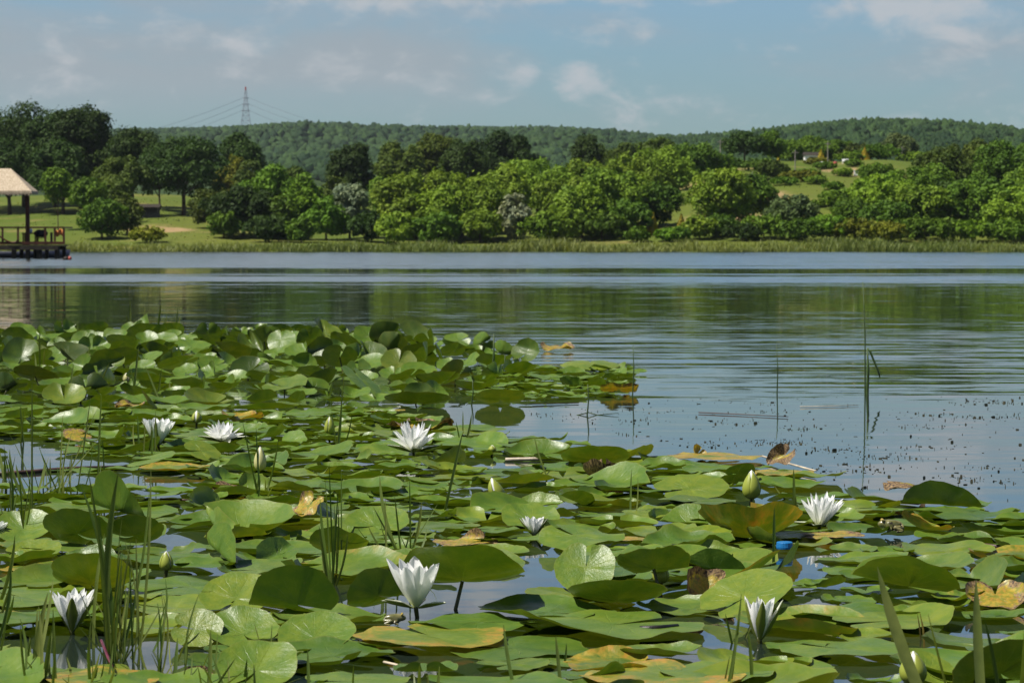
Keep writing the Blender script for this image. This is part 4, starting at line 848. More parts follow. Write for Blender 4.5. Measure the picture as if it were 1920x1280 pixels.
def flower(px, yb, wpx, hpx, op, label, short, seed, name='water_lily', sep_az=(200, 290, 20, 110), sep_open=None, leanx=0., lift=.012, n=None, cat='flower', group='white water lilies', sw=.036):
    """op 0 = closed cup, 1 = wide star"""
    rs = np.random.RandomState(seed); loc = G(px, yb); s = pxm(yb); L = hpx / s; Wd = wpx / s
    n = n or ((5, 5, 4, 3) if op < .36 else (8, 8, 7, 5))
    o = empty(name, (loc[0], loc[1], 0)); tag(o, label, cat, group)
    z0 = lift; parts = []
    n1 = len(n)
    for k_, m_ in enumerate(n):
        f = k_ / (n1 - 1)                      # 0 outer, 1 inner
        e1 = R_(86) - op * R_(66) * (1 - f) ** 1.1 - op * R_(10); e0 = e1 * .5 + R_(8)
        reach = (math.sin(e0) + math.sin(e1)) / 2 * .98
        for i in range(m_):
            az = 2 * PI * (i + .5 * (k_ % 2) + .2 * rs.rand()) / m_ + .3
            e1j = e1 + R_(5) * rs.randn(); want = L * (1 - .10 * f) if op < .55 else max(L * .95, Wd * .52)
            ln = want / max(reach, .55) if op < .55 else min(Wd * .56 * (1 - .22 * f), L * (1.0 - .06 * f) / max(math.sin((e0 + e1) / 2), .2))
            ln *= 1 + .06 * rs.randn()
            parts.append(petal(ln, ln * (.66 if op < .2 else (.60 if op < .55 else .42)) * (1 - .15 * f), e0, e1j + op * R_(6) * rs.randn(), .75 - .35 * op, az, .003 + .002 * (1 - f)))
    V, Fc, uv = joined(parts)
    kz = L / V[:, 2].max(); kx = Wd / np.ptp(V[:, 0]); V = V * np.array([kx, kx, kz]); V = lean(V, leanx, 0); V[:, 2] += z0
    mesh_obj('petals', V, Fc, PETAL, o, uv=uv)
    m = MB()
    for i in range(26):
        a = rs.rand() * 6.28; r = .005 * rs.rand() ** .5; h_ = L * (.38 + .16 * rs.rand()); m.tube([(r * math.cos(a) * .6, r * math.sin(a) * .6, z0), (r * 1.8 * math.cos(a), r * 1.8 * math.sin(a), z0 + h_)], [.0008, .0006], 4)
    m.build('stamens', STAMEN, o)
    so = op if sep_open is None else sep_open
    for az in sep_az:
        e1 = R_(80) - so * R_(78) + R_(5) * rs.randn(); e0 = max(e1 * .5, R_(2)) if so < .9 else R_(12); ln = (L * 1.0 / max(.6, (math.sin(e0) + math.sin(e1)) / 2)) if so < .55 else Wd * .62
        v1, f1, u1 = petal(ln, ln * .40, e0, e1, .6, R_(az), .0045); v1[:, 2] -= .0005
        nrm = np.zeros_like(v1); A = np.array([math.cos(R_(az)), math.sin(R_(az)), -.6]); v2 = v1 + A * .0012
        nn = len(v1); V = np.concatenate([v1, v2]); Fc = list(f1) + [tuple(nn + i for i in reversed(q)) for q in f1]
        V = V * (np.array([kx, kx, kz]) if so < .56 else 1); V = lean(V, leanx, 0); V[:, 2] += z0
        mesh_obj('sepal', V, Fc, [SEPAL_IN, SEPAL_OUT], o, uv=np.concatenate([u1, u1]), matidx=[0] * len(f1) + [1] * len(f1))
    MB().tube([(.01, .02, -.06), (.003, .004, -.01), (0, 0, z0 - .002), (0, 0, z0 + .004)], [.0032, .0032, .0036, .005], 8).build('stalk', STALK, o, smooth=True)
    LAND.append((short, px, yb - hpx / 2, wpx / 2, hpx / 2)); HAND.append((loc[0], loc[1], .05)); HAND.append((loc[0], loc[1] - .14, .035)); return o
flower(297, 846, 62, 52, .42, 'half-open white water lily with a dark sepal, left one of the pair by the clump', 'the half-open flower of the pair', 1, sep_az=(268, 180, 350, 80), sep_open=.18, lift=.016)
flower(418, 834, 76, 40, .86, 'wide open white water lily, the right one of the pair near the clump', 'the wide open flower of the pair', 2, lift=.01)
flower(775, 858, 84, 60, .78, 'starry open white water lily raised on a short stalk below the clump', 'the starry open flower', 3, lift=.016)
flower(1001, 1007, 42, 36, .30, 'small half-open white water lily with its reflection in the middle', 'the small half-open flower', 4, sep_az=(175, 355, 90), sep_open=.25, lift=.006)
flower(1536, 994, 80, 64, .62, 'large open white water lily on the right beside the yellow bowl-shaped leaf', 'the open flower on the right', 5, sep_az=(190, 250, 350, 80), sep_open=.85, leanx=.15, lift=.008)
flower(780, 1158, 100, 92, .30, 'tall cup-shaped white water lily with spread sepals in the middle foreground', 'the cup-shaped flower', 6, sep_az=(205, 330, 185, 80), sep_open=.72, lift=.016)
flower(135, 1190, 84, 78, .34, 'cup-shaped white water lily standing in the grass at the lower left', 'the white flower in the grass', 7, sep_az=(280, 170, 10, 90), sep_open=.24, lift=.006)
flower(1424, 1206, 58, 82, .10, 'half-closed white water lily with one green sepal in front, at the lower right', 'the half-closed flower', 8, sep_az=(275, 180, 0, 90), sep_open=.02, lift=.006, n=(5, 4, 3))
flower(-8, 1012, 40, 34, .45, 'white water lily cut by the left edge', 'the flower at the left edge', 9, lift=.006)
flower(455, 1290 - 1290 + 676, 26, 16, .5, 'tiny white water lily bud opening inside the crowded clump', 'the tiny flower in the clump', 10, lift=.05) if False else None

def bud(px, yt, yb, wpx, label, short, seed, white=.5, leanx=0., green=BUDGREEN, lift=.012, rotz=0):
    rs = np.random.RandomState(seed); loc = G(px, yb); s = pxm(yb); L = (yb - yt) / s; R = wpx / s / 2
    o = empty('lily_bud', (loc[0], loc[1], 0)); tag(o, label, 'flower bud', 'water lily buds')
    def prof(u): return R * (np.sin(PI * np.clip(u, 0, 1) ** .72) ** .75 * .96 + .10 * (1 - u)) * (u < 1) + .0005
    nu, nv = 14, 20; u = np.linspace(0, 1, nu + 1); a = np.linspace(0, 2 * PI, nv + 1); U, A = np.meshgrid(u, a, indexing='ij')
    r = prof(U) * .95 * (1 + .03 * np.sin(A * 8)); V = np.stack([r * np.cos(A), r * np.sin(A), U * L * .985 + lift], -1).reshape(-1, 3)
    k = nv + 1; Fc = [(i * k + j, i * k + j + 1, (i + 1) * k + j + 1, (i + 1) * k + j) for i in range(nu) for j in range(nv)]
    mesh_obj('petals', lean(V, leanx, 0), Fc, PETAL, o, uv=np.stack([U.ravel(), A.ravel() / 6.28], -1))
    for q in range(4):
        az = rotz + q * PI / 2 + .1 * rs.randn(); half = (PI / 4) * (1.04 - white * .55 * u ** .8) * np.clip((1 - u) * 4, .05, 1) ** .5
        vv = np.linspace(-1, 1, 9); UU, VV = np.meshgrid(u, vv, indexing='ij'); ang = az + half[:, None] * VV; rr = prof(UU) * 1.04 + .0008 + .0006 * (1 - VV ** 2)
        V = np.stack([rr * np.cos(ang), rr * np.sin(ang), UU * L * (.98 - .03 * rs.rand()) + lift], -1).reshape(-1, 3)
        Fc = [(i * 9 + j, i * 9 + j + 1, (i + 1) * 9 + j + 1, (i + 1) * 9 + j) for i in range(nu) for j in range(8)]
        sp = mesh_obj('sepal', lean(V, leanx, 0), Fc, green, o, uv=np.stack([UU.ravel(), VV.ravel()], -1)); sp.modifiers.new('thick', 'SOLIDIFY').thickness = .0008
    MB().tube([(-.01, .01, -.05), (0, 0, lift), (leanx * .01, 0, lift + .006)], [.0030, .0032, max(R * .45, .003)], 8).build('stalk', STALK, o, smooth=True)
    LAND.append((short, px, (yt + yb) / 2, wpx / 2, (yb - yt) / 2)); HAND.append((loc[0], loc[1], .03)); HAND.append((loc[0], loc[1] - .10, .02))
PALEB = make_petal('pale_bud', (.36, .36, .08), (.52, .50, .22), .2)
bud(488, 845, 893, 20, 'slim pale yellow bud standing in a small tuft of grass', 'the slim pale bud in the grass', 1, .5, green=PALEB, rotz=.7)
bud(369, 776, 800, 17, 'short white green bud between the clump and the pair of open flowers', 'the short bud by the clump', 2, .8, rotz=.8)
bud(618, 788, 822, 17, 'green bud with a white slit beside a thin grass stem behind the starry flower', 'the bud beside the thin grass', 3, .45, rotz=.6)
bud(940, 905, 946, 26, 'green bud leaning left with a white slit, in the middle of the pads', 'the leaning bud', 4, .4, leanx=-.35, rotz=.5)
bud(1409, 890, 946, 31, 'tall plump green bud with white stripe at the edge of the pads', 'the tall plump bud', 5, .55, rotz=.45)
bud(1239, 1066, 1107, 26, 'plain green closed bud behind the dark dome-shaped leaf', 'the closed green bud', 6, .05)
bud(312, 1045, 1082, 21, 'green pointed bud behind the folded leaves at the left', 'the pointed green bud', 7, .15)
bud(1712, 1236, 1300, 45, 'large green and white bud cut by the bottom edge at the right', 'the lowest bud', 8, .5, rotz=.75)
bud(968, 668, 682, 11, 'tiny white bud at the right end of the clump', 'the tiny white bud', 9, .9)
bud(237, 704, 722, 11, 'tiny pale bud half hidden in the left of the clump', 'the tiny pale bud in the clump', 10, .8, green=PALEB)
bud(152, 736, 754, 14, 'tiny cream bud at the front left of the clump', 'the cream bud of the clump', 11, .6, green=PALEB)
bud(923, 842, 855, 12, 'tiny green bud tip poking up among the flat pads right of the starry flower', 'the tiny green bud tip', 12, .1)

# ------------------------------------------------------------------ the crowded clump of raised leaves, set in rows
def inside(poly, x, y):
    r = False; n = len(poly)
    for i in range(n):
        (x0, y0), (x1, y1) = poly[i], poly[i - 1]
        if (y0 > y) != (y1 > y) and x < (x1 - x0) * (y - y0) / (y1 - y0) + x0: r = not r
    return r
rs = np.random.RandomState(77)
CLUMP = [(-120, 640), (0, 640), (300, 640), (560, 640), (720, 650), (900, 672), (985, 690), (1000, 705), (900, 735), (800, 765), (420, 766), (0, 768), (-120, 768)]
ROWY = [645, 650, 655, 660, 666, 672, 679, 687, 695, 704, 713, 723, 734, 745, 757]
for ri, ry in enumerate(ROWY):
    d = H * F / (ry - HOR); s = pxm(ry); xx = -90 + rs.uniform(0, 40); line = []
    while xx < 1010:
        if inside(CLUMP, xx, ry + rs.uniform(-1.5, 1.5)): line.append(xx)
        xx += s * (.112 if ri < 9 else .135) * rs.uniform(.75, 1.3)
    for ci, x in enumerate(line):
        R = rs.uniform(.052, .092); sd = 1000 + ri * 60 + ci
        front = smooth01((ri - 6) / 6.)
        up = rs.rand() < .5
        kw = dict(cup=rs.uniform(.05, .38), wave=rs.uniform(.02, .1), wk=rs.choice([2, 3]), asp=rs.uniform(1.0, 1.18))
        if rs.rand() < .5: kw['folds'] = [(rs.uniform(0, 6.28), rs.uniform(-.1, .3), rs.uniform(.6, 1.5), .3)]
        V, Fc, flat = pad_grid(sd, ring=8, seg=36, **kw)
        tl = R_(rs.uniform(8, 42) + (18 if rs.rand() < .2 else 0)) * (1 if rs.rand() < .42 else -1) * (1 - .55 * front)
        V = rot(V, rs.uniform(0, 6.28), R_(rs.uniform(-20, 20)) * (1 - .4 * front), tl) * R
        lift = rs.uniform(.004, .058) * (1 - .9 * front); V[:, 2] += -V[:, 2].min() + lift
        if ri < 3: V[:, 2] *= .9
        loc = G(x, ry); loc = loc + np.array([0, rs.uniform(-.12, .12) * d / 12, 0]); loc[2] = 0
        edge = ', at its right end' if ci == len(line) - 1 else ''
        lab = f'glossy raised clump leaf, {ORD[ri]} row from the back, {ORD[ci]} from the left'
        tone = GREENS[rs.randint(5)]; k_ = rs.uniform(.45, .92)
        add_leaf(V, Fc, flat, loc, tuple(c * k_ for c in tone), .04 if rs.rand() < .9 else .2, True, 'lily_leaf', lab, 'raised leaves of the crowded clump', sd)

# ------------------------------------------------------------------ floating pads
FLOAT = [(-60, 768), (420, 768), (620, 769), (760, 784), (850, 806), (960, 816), (1060, 830), (1160, 852), (1260, 868), (1440, 880), (1500, 905), (1470, 930), (1600, 935), (1840, 945), (1800, 968), (2200, 1010), (2200, 1310), (-260, 1310), (-260, 768)]
TIP = [(930, 690), (1060, 690), (1200, 692), (1170, 712), (1150, 742), (1000, 752), (900, 748)]
GAPS = [(40, 838, 70, 9), (90, 868, 150, 9), (60, 903, 130, 12), (290, 905, 85, 15), (180, 1222, 185, 26), (1012, 1072, 45, 42), (790, 1240, 62, 18), (1240, 1206, 120, 9), (1605, 1248, 72, 26), (1420, 945, 55, 14), (1315, 1180, 50, 18), (1660, 1022, 110, 7), (880, 1120, 60, 22), (600, 1120, 60, 22), (1800, 1190, 90, 9), (960, 935, 60, 9), (1500, 1130, 45, 12), (850, 790, 40, 8), (950, 870, 60, 5), (1090, 1190, 60, 12), (330, 1010, 30, 16), (690, 1120, 40, 16), (1210, 955, 30, 10)]
got = []
def try_pad(px, py, R):
    g = G(px, py)
    for (cx, cy, rx, ry) in GAPS:
        if ((px - cx) / (rx + R * pxm(py) * .75)) ** 2 + ((py - cy) / (ry + R * pxm(py) * .15)) ** 2 < 1: return None
    for x, d, r in HAND:
        if math.hypot(g[0] - x, g[1] - d) < (r + R) * .62: return None
    for x, d, r in got:
        if math.hypot(g[0] - x, g[1] - d) < (r + R) * .77: return None
    return g
cg = G(1471, 1037); HAND += [(cg[0], cg[1] - q, .075) for q in (-.02, .05, .12, .19, .26, .33)]
for fx, fy in ((1672, 996), (738, 1170)): fg = G(fx, fy); HAND += [(fg[0], fg[1] - .08, .05), (fg[0], fg[1] - .18, .05)]
rs = np.random.RandomState(5); fl = []
for poly, tries, big in ((FLOAT, 12500, 1.0), (TIP, 500, .85)):
    x0, x1 = min(p[0] for p in poly), max(p[0] for p in poly); y0, y1 = min(p[1] for p in poly), max(p[1] for p in poly)
    for i in range(tries):
        # even on the water, so denser towards the far rows of the picture
        da, db = H * F / (y1 - HOR), H * F / (y0 - HOR); d = math.sqrt(rs.uniform(da * da, db * db)); pyy = HOR + H * F / d; pxx = rs.uniform(x0, x1)
        if not inside(poly, pxx, pyy): continue
        R = big * (rs.uniform(.070, .112) if i < tries * .5 else rs.uniform(.036, .070))
        g = try_pad(pxx, pyy, R)
        if g is None: continue
        got.append((g[0], g[1], R)); fl.append((pxx, pyy, R, g))
for i, (px, pyy, R, g) in enumerate(fl):
    sd = 4000 + i; lifted = rs.rand() < .34
    kw = dict(wave=rs.uniform(.015, .06), wk=rs.choice([2, 3, 4]), asp=rs.uniform(1.0, 1.2), cup=rs.uniform(-.02, .05), curl=rs.choice([0, .06, .11, .18]), ruffle=rs.uniform(.008, .035), bites=int(rs.choice([0, 0, 1, 2])), rough=rs.uniform(.015, .04))
    if lifted: kw['folds'] = [(rs.uniform(0, 6.28), rs.uniform(.3, .7), rs.uniform(.35, 1.0), rs.uniform(.15, .35))]
    if rs.rand() < .10: kw['cup'] = rs.uniform(.06, .13)
    V, Fc, flat = pad_grid(sd, ring=9, seg=44, **kw)
    V = rot(V, rs.uniform(0, 6.28), R_(rs.uniform(-3, 3)), R_(rs.uniform(-5.0, 2.2))) * R
    V[:, 2] += -np.quantile(V[:, 2], .10) + rs.uniform(.001, .010)
    age = rs.choice([0, .05, .12, .22, .34, .5], p=[.36, .28, .17, .10, .06, .03]); k_ = rs.uniform(.85, 1.12)
    add_leaf(V, Fc, flat, np.array([g[0], g[1], 0]), tuple(c * k_ for c in GREENS[rs.randint(5)]), age, None, 'lily_pad', None, None, sd)
# labels of the floating pads: by the nearest thing one can find
LAND_ALL = list(LAND); free = [p for p in PADS if not p['label']]
rel = []
for li, (short, lx, ly, hw_, hh_) in enumerate(LAND_ALL):
    for p in free:
        s = pxm(max(p['y'], 610)); dx = (p['x'] - lx) / s; dy = -(p['y'] - (ly + hh_)) / (s * s * H / F)
        dist = math.hypot(dx, dy)
        if dist > .75: continue
        if abs(dx) > abs(dy) * 1.0: dr = 'right of' if dx > 0 else 'left of'
        else: dr = 'behind' if dy > 0 else 'in front of'
        rel.append((dist, li, dr, id(p), p))
rel.sort(key=lambda r: r[0]); used, named, rank = set(), set(), {}
for dist, li, dr, pid, p in rel:
    k_ = (li, dr); rank[k_] = rank.get(k_, 0) + 1; r_ = rank[k_]
    if pid in named or r_ > 2: continue
    named.add(pid); o = p['o']; w_ = 'flat green pad' if o.color[3] < .3 else 'yellowing flat pad'
    p['label'] = f"{w_} {dr} {LAND_ALL[li][0]}" if r_ == 1 else f"second {w_} {dr} {LAND_ALL[li][0]}"
    tag(o, p['label'], None, 'floating lily pads')
for p in free:
    if id(p) not in named:
        zone = 'far' if p['y'] < 830 else ('middle' if p['y'] < 980 else 'near'); side = 'left' if p['x'] < 640 else ('middle' if p['x'] < 1280 else 'right')
        tag(p['o'], f'plain flat pad with no flower, bud or marked leaf beside it, {zone} rows, {side} part', None, f'plain floating pads, {zone} rows, {side} part')
# the smallest leaves beyond three hundred become one mass
PADS.sort(key=lambda p: -p['w'] * p['h'] * (1.0 if -40 < p['x'] < 1960 and p['y'] < 1300 else .05) * (30. if p['o'].color[3] > .4 and p['kind'] != 'lily_pad' else 1.))
rest = PADS[300:]
if rest:
    V, Fc, uv, n = [], [], [], 0
    for p in rest:
        o = p['o']; me = o.data; co = np.zeros(len(me.vertices) * 3); me.vertices.foreach_get('co', co); V.append(co.reshape(-1, 3) + np.array(o.location))
        ul = np.zeros(len(me.loops) * 2); me.uv_layers[0].data.foreach_get('uv', ul); vi = np.zeros(len(me.loops), int); me.loops.foreach_get('vertex_index', vi)
        q = np.zeros((len(me.vertices), 2)); q[vi] = ul.reshape(-1, 2); uv.append(q)
        Fc += [tuple(n + i for i in f.vertices) for f in me.polygons]; n += len(me.vertices)
        for c in list(o.children): bpy.data.objects.remove(c)
        bpy.data.objects.remove(o)
    o = mesh_obj('small_lily_leaves', np.concatenate(V), Fc, LEAF, uv=np.concatenate(uv)); o.color = (*GREENS[0], .04)
    tag(o, 'the many smallest lily leaves crowded between the larger ones', 'lily leaves', None, 'stuff')
print('PADS', len(PADS), 'float', len(fl), 'named', len(named), 'rest', len(rest))

# ------------------------------------------------------------------ grass in the water
def blade(b, tip, wid, bow=0., seg=8, rs=random):
    b, tip = np.array(b, float), np.array(tip, float); u = np.linspace(0, 1, seg + 1)[:, None]
    side = np.array([1.0, rs.uniform(-.5, .5), 0]); side /= np.linalg.norm(side)
    path = b + (tip - b) * u + np.array([bow, 0, 0]) * (u * (1 - u)) * 4 * np.linalg.norm(tip - b) + np.array([0, rs.uniform(-.08, .08), 0]) * (u * (1 - u)) * np.linalg.norm(tip - b)
    w_ = wid * .5 * np.clip((1 - u) * 3.2, 0, 1) ** .7 * (.75 + .25 * np.clip(u * 5, 0, 1)) + .00025
    mid = path + np.array([0, .25, 0]) * w_
    V = np.concatenate([path - side * w_, mid, path + side * w_]); n = seg + 1
    Fc = [(k * n + i, (k + 1) * n + i, (k + 1) * n + i + 1, k * n + i + 1) for k in range(2) for i in range(seg)]
    return V, Fc
def tuft(name, label, blades, mat=GRASS, cat='grass', group=None, seed=0, short=None, jitter=.04):
    """blades: (base px, base py, tip px, tip py, width in px, bow)"""
    rr = random.Random(seed); V, Fc, T, n = [], [], [], 0; locs = []
    for bx, by, tx, ty, wp, bow in blades:
        g = G(bx, by); d = g[1] + rr.uniform(-jitter, jitter); tp = P(tx, ty, d + rr.uniform(-jitter, jitter)); g2 = np.array([g[0] * d / g[1], d, -.02]); s = F / d
        v, f = blade(g2, tp, wp * (.78 if wp < 12 else .9) / s, bow, rs=rr); V.append(v); Fc.append(f); locs.append(g)
    loc = np.mean(locs, 0); loc[2] = 0
    if len(V) == 1: return tag(mesh_obj(name, V[0] - loc, Fc[0], mat, None, loc, True, attr={'tone': [.6] * len(V[0])}), label, cat, group)
    o = empty(name, loc)
    for v, f in zip(V, Fc): mesh_obj('blade', v - loc, f, mat, o, (0, 0, 0), True, attr={'tone': [rr.random()] * len(v)})
    return tag(o, label, cat, group)
def fan(cx, by, spread, top, n, wp, seed, hvar=.45, lean_=.5):
    r = random.Random(seed); out = []
    for i in range(n):
        bent = r.random() < .25
        bx = cx + r.gauss(0, spread * .35); h_ = (by - top) * (1 - hvar * r.random()) * (.45 if bent else 1); tx = bx + r.gauss(0, 1) * lean_ * spread * (1.8 if bent else 1)
        out.append((bx, by + r.uniform(-6, 6), tx, by - h_, wp * r.uniform(.5, 1.2), r.uniform(-.08, .08)))
    return out
tuft('grass_tuft', 'tall dense tuft of broad grass blades at the lower left beside the white flower',
     [(212, 1235, 150, 905, 11, .06), (208, 1240, 222, 882, 13, -.04), (205, 1240, 165, 880, 7, .02), (200, 1180, 185, 960, 9, 0), (215, 1225, 262, 1060, 7, .04), (205, 1220, 246, 1010, 5, 0), (176, 1210, 196, 1000, 9, -.03), (240, 1150, 280, 920, 6, .03), (255, 1240, 283, 880, 6, .02), (262, 1230, 255, 1010, 5, 0), (272, 1230, 310, 1085, 6, .1), (250, 1245, 243, 1040, 4, 0), (232, 1200, 236, 1100, 5, 0)] + fan(222, 1238, 50, 930, 22, 4.2, 1, .6, .5), seed=1)
tuft('grass_tuft', 'grass tuft with straight dark blades left of the white flower at the lower left', [(60, 1270, 100, 1085, 9, .02), (52, 1282, 38, 1160, 8, .05), (62, 1285, 90, 1110, 12, -.03), (75, 1290, 96, 1180, 10, 0), (66, 1280, 70, 1140, 7, 0), (96, 1290, 104, 1210, 6, 0)] + fan(70, 1285, 40, 1130, 10, 7, 2), seed=2)
tuft('grass_tuft', 'short grass blades growing in front of the white flower at the lower left', fan(165, 1292, 70, 1205, 15, 6, 3, .5, .4), seed=3)
tuft('grass_tuft', 'thin grass blades leaning in from the left edge', [(-12, 1130, 28, 1003, 9, .05), (-10, 1180, 26, 1115, 7, .05), (-6, 1160, 22, 1090, 6, 0), (-10, 1240, 12, 1165, 6, 0), (0, 1285, 12, 1230, 6, 0), (-15, 1200, 20, 1060, 8, .06)], seed=4)
tuft('grass_tuft', 'sparse grass growing in the water right of the tall tuft at the lower left', fan(300, 1270, 60, 1110, 15, 4, 5, .6, .35), seed=5)
tuft('grass_tuft', 'low grass blades along the bottom edge in front of the rounded leaves', [(325, 1290, 333, 1195, 9, 0), (388, 1290, 395, 1180, 9, .01), (400, 1290, 408, 1185, 4, 0), (455, 1290, 463, 1235, 7, 0), (480, 1290, 476, 1245, 5, 0), (515, 1290, 512, 1255, 7, 0), (580, 1290, 577, 1218, 7, 0), (660, 1290, 663, 1245, 4, 0), (505, 1250, 476, 1165, 3, 0), (505, 1245, 510, 1170, 3, 0)] + fan(420, 1295, 110, 1225, 14, 6, 6), seed=6)
tuft('grass_tuft', 'small upright grass sprigs at the bottom edge below the cup-shaped flower', [(785, 1290, 787, 1245, 8, 0), (792, 1290, 802, 1262, 6, .05), (818, 1290, 824, 1248, 7, 0), (780, 1290, 776, 1262, 5, 0)], seed=7)
tuft('grass_tuft', 'grass tuft with spreading blades in the middle behind the folded leaf', [(758, 1040, 712, 890, 9, -.06), (760, 1038, 700, 950, 5, 0), (764, 1036, 790, 940, 6, .05), (768, 1040, 800, 990, 5, .08), (755, 1042, 740, 930, 4, 0), (770, 1036, 768, 900, 4, 0), (745, 1044, 690, 985, 5, -.05), (725, 1060, 722, 930, 4, 0), (752, 1040, 820, 945, 3, 0)] + fan(755, 1040, 45, 950, 8, 3, 8, .5, .7), seed=8)
tuft('grass_tuft', 'thin upright grass stems in the middle left of the spreading tuft', [(622, 1102, 610, 900, 4, 0), (622, 1100, 634, 918, 4, 0), (624, 1098, 600, 935, 8, -.02), (620, 1100, 652, 1000, 5, .05), (626, 1100, 617, 870, 3, 0), (640, 1060, 640, 880, 3, 0), (618, 1095, 598, 985, 6, 0)] + fan(624, 1098, 24, 940, 5, 3, 9), seed=9)
tuft('grass_tuft', 'small grass tuft wrapped round the slim pale bud', fan(490, 936, 22, 885, 12, 4, 10, .5, .5) + [(486, 930, 455, 790, 3, 0), (492, 930, 522, 822, 4, .03), (488, 930, 480, 800, 4, 0)], seed=10)
tuft('grass_tuft', 'thin criss-cross grass stems standing in open water at the far left', [(60, 1000, 60, 700, 4, 0), (60, 935, 30, 870, 8, -.05), (62, 930, 85, 860, 6, .04), (58, 935, 18, 842, 7, -.08), (62, 915, 125, 875, 6, .03), (64, 930, 118, 905, 6, .05), (110, 930, 118, 775, 4, 0), (112, 910, 180, 770, 3, 0), (130, 905, 135, 850, 4, 0), (142, 930, 170, 745, 3, 0), (183, 910, 190, 740, 5, 0), (198, 920, 192, 820, 3, 0), (10, 900, -2, 840, 8, 0), (12, 920, 8, 855, 6, 0), (45, 830, 38, 760, 4, 0), (38, 830, 44, 770, 4, 0), (95, 905, 94, 860, 4, 0)] + fan(100, 930, 80, 800, 24, 3.2, 11, .6, .5) + fan(30, 1000, 60, 850, 14, 4, 12, .6, .4), seed=11)
tuft('grass_tuft', 'fine grass stems in front of the half-open flower of the pair', [(262, 850, 258, 780, 4, 0), (268, 852, 272, 790, 3, 0), (290, 855, 292, 770, 4, 0), (284, 860, 286, 800, 4, 0), (258, 848, 250, 795, 3, -.05), (275, 850, 284, 792, 3, .04)], seed=12)
tuft('grass_tuft', 'thin grass stems beside the bud behind the starry flower', [(632, 846, 640, 730, 4, .02), (634, 846, 622, 770, 3, 0), (634, 848, 660, 775, 3, .05), (630, 846, 646, 700, 3, 0)], seed=13)
tuft('grass_tuft', 'grass shoots rising out of the back of the crowded clump', [(243, 640, 244, 562, 6, 0), (246, 640, 237, 590, 5, 0), (255, 640, 272, 575, 4, .04), (292, 640, 302, 568, 5, 0), (295, 640, 313, 590, 5, .03), (333, 640, 337, 592, 4, 0), (145, 650, 146, 600, 4, 0), (330, 640, 333, 573, 3, 0)], seed=14)
tuft('grass_tuft', 'thin grass growing through the left of the crowded clump', [(75, 715, 74, 620, 4, 0), (78, 712, 84, 650, 4, 0), (72, 718, 65, 660, 4, 0), (150, 700, 172, 640, 4, 0), (250, 735, 260, 650, 5, 0), (255, 735, 245, 690, 4, 0), (180, 730, 205, 680, 4, 0), (128, 750, 138, 680, 4, 0), (300, 745, 272, 685, 4, 0), (295, 742, 303, 690, 4, 0), (318, 740, 318, 715, 4, 0), (630, 660, 634, 600, 4, 0)], seed=15)
tuft('grass_tuft', 'grass blade with side leaves beside the open flower on the right', [(1490, 950, 1488, 878, 6, 0), (1489, 935, 1452, 910, 4, -.05), (1490, 955, 1492, 930, 7, 0), (1488, 945, 1462, 936, 3, 0)], seed=16)
tuft('grass_tuft', 'thick grass blade standing before the dark pointed leaf', [(1450, 1066, 1452, 950, 8, 0), (1448, 1064, 1441, 1035, 4, 0)], seed=17)
tuft('grass_tuft', 'jointed grass stalk with side shoots by the half-closed flower', [(1355, 1295, 1390, 1112, 7, .02), (1408, 1285, 1402, 1180, 8, .03), (1378, 1200, 1360, 1150, 5, 0), (1382, 1200, 1412, 1150, 5, .06), (1365, 1290, 1386, 1160, 5, 0), (1350, 1290, 1368, 1230, 4, 0)], seed=18)
tuft('grass_tuft', 'slanting grass stalk with one short side leaf at the bottom below the very large leaf', [(970, 1290, 944, 1170, 8, -.02), (962, 1240, 975, 1218, 4, 0)], seed=19)
tuft('grass_tuft', 'forked grass stalk at the bottom below the very large leaf', [(1054, 1290, 1042, 1192, 8, 0), (1050, 1240, 1062, 1205, 5, .05)], seed=20)
tuft('grass_tuft', 'broad blurred grass blades close to the camera at the lower right', [(1772, 1345, 1645, 1062, 26, -.03), (1848, 1350, 1830, 1085, 22, -.01), (1880, 1340, 1846, 1160, 9, .02), (1905, 1345, 1925, 1150, 24, .03), (1800, 1340, 1740, 1150, 6, 0)], seed=21, jitter=.1)
tuft('grass_tuft', 'dry yellow seed stalks among the pads below the leaf folded along its middle', [(1728, 1205, 1720, 1150, 3, .02), (1733, 1205, 1724, 1145, 3, .03), (1735, 1200, 1730, 1165, 3, 0)], mat=make_blade('dry_grass', (.20, .15, .05), (.33, .25, .10)), seed=22)
tuft('grass_tuft', 'long pale grass stalk with a knot rising over the pads right of the starry flower', [(830, 962, 868, 808, 7, 0), (866, 832, 884, 775, 5, .05), (868, 815, 868, 770, 3, 0), (866, 830, 855, 790, 3, 0)], seed=23)
tuft('grass_tuft', 'thin stem pair rising over the pads left of the oval tilted leaf', [(1181, 972, 1184, 880, 4, 0), (1188, 972, 1196, 895, 3, .03)], seed=24)
tuft('grass_tuft', 'single thin blade leaning over the pads behind the small half-open flower', [(1034, 896, 1002, 820, 4, -.03)], seed=25)
def stem(bx, by, tx, ty, wp, label, extra=None, group='single rush stems in open water'):
    g = G(bx, by); d = g[1]; t = P(tx, ty, d); s = F / d
    mid = (g + t) / 2 + np.array([.004, 0, 0]); pts = [np.array([g[0], d, -.05]), g, mid, t]
    m = MB().tube([p - np.array([g[0], d, 0]) for p in pts], [wp / s / 2, wp / s / 2, wp / s * .42, wp / s * .2], 6)
    if extra:
        for q in extra: m.tube([P(px_, py_, d) - np.array([g[0], d, 0]) for px_, py_ in q], [wp / s * .35] * (len(q) - 1) + [wp / s * .15], 5)
    return tag(m.build('rush_stem', STEM, None, (g[0], d, 0), True), label, 'rush', group)
stem(1622, 734, 1618, 528, 3.0, 'tallest thin rush stem standing in open water on the right', group=None)
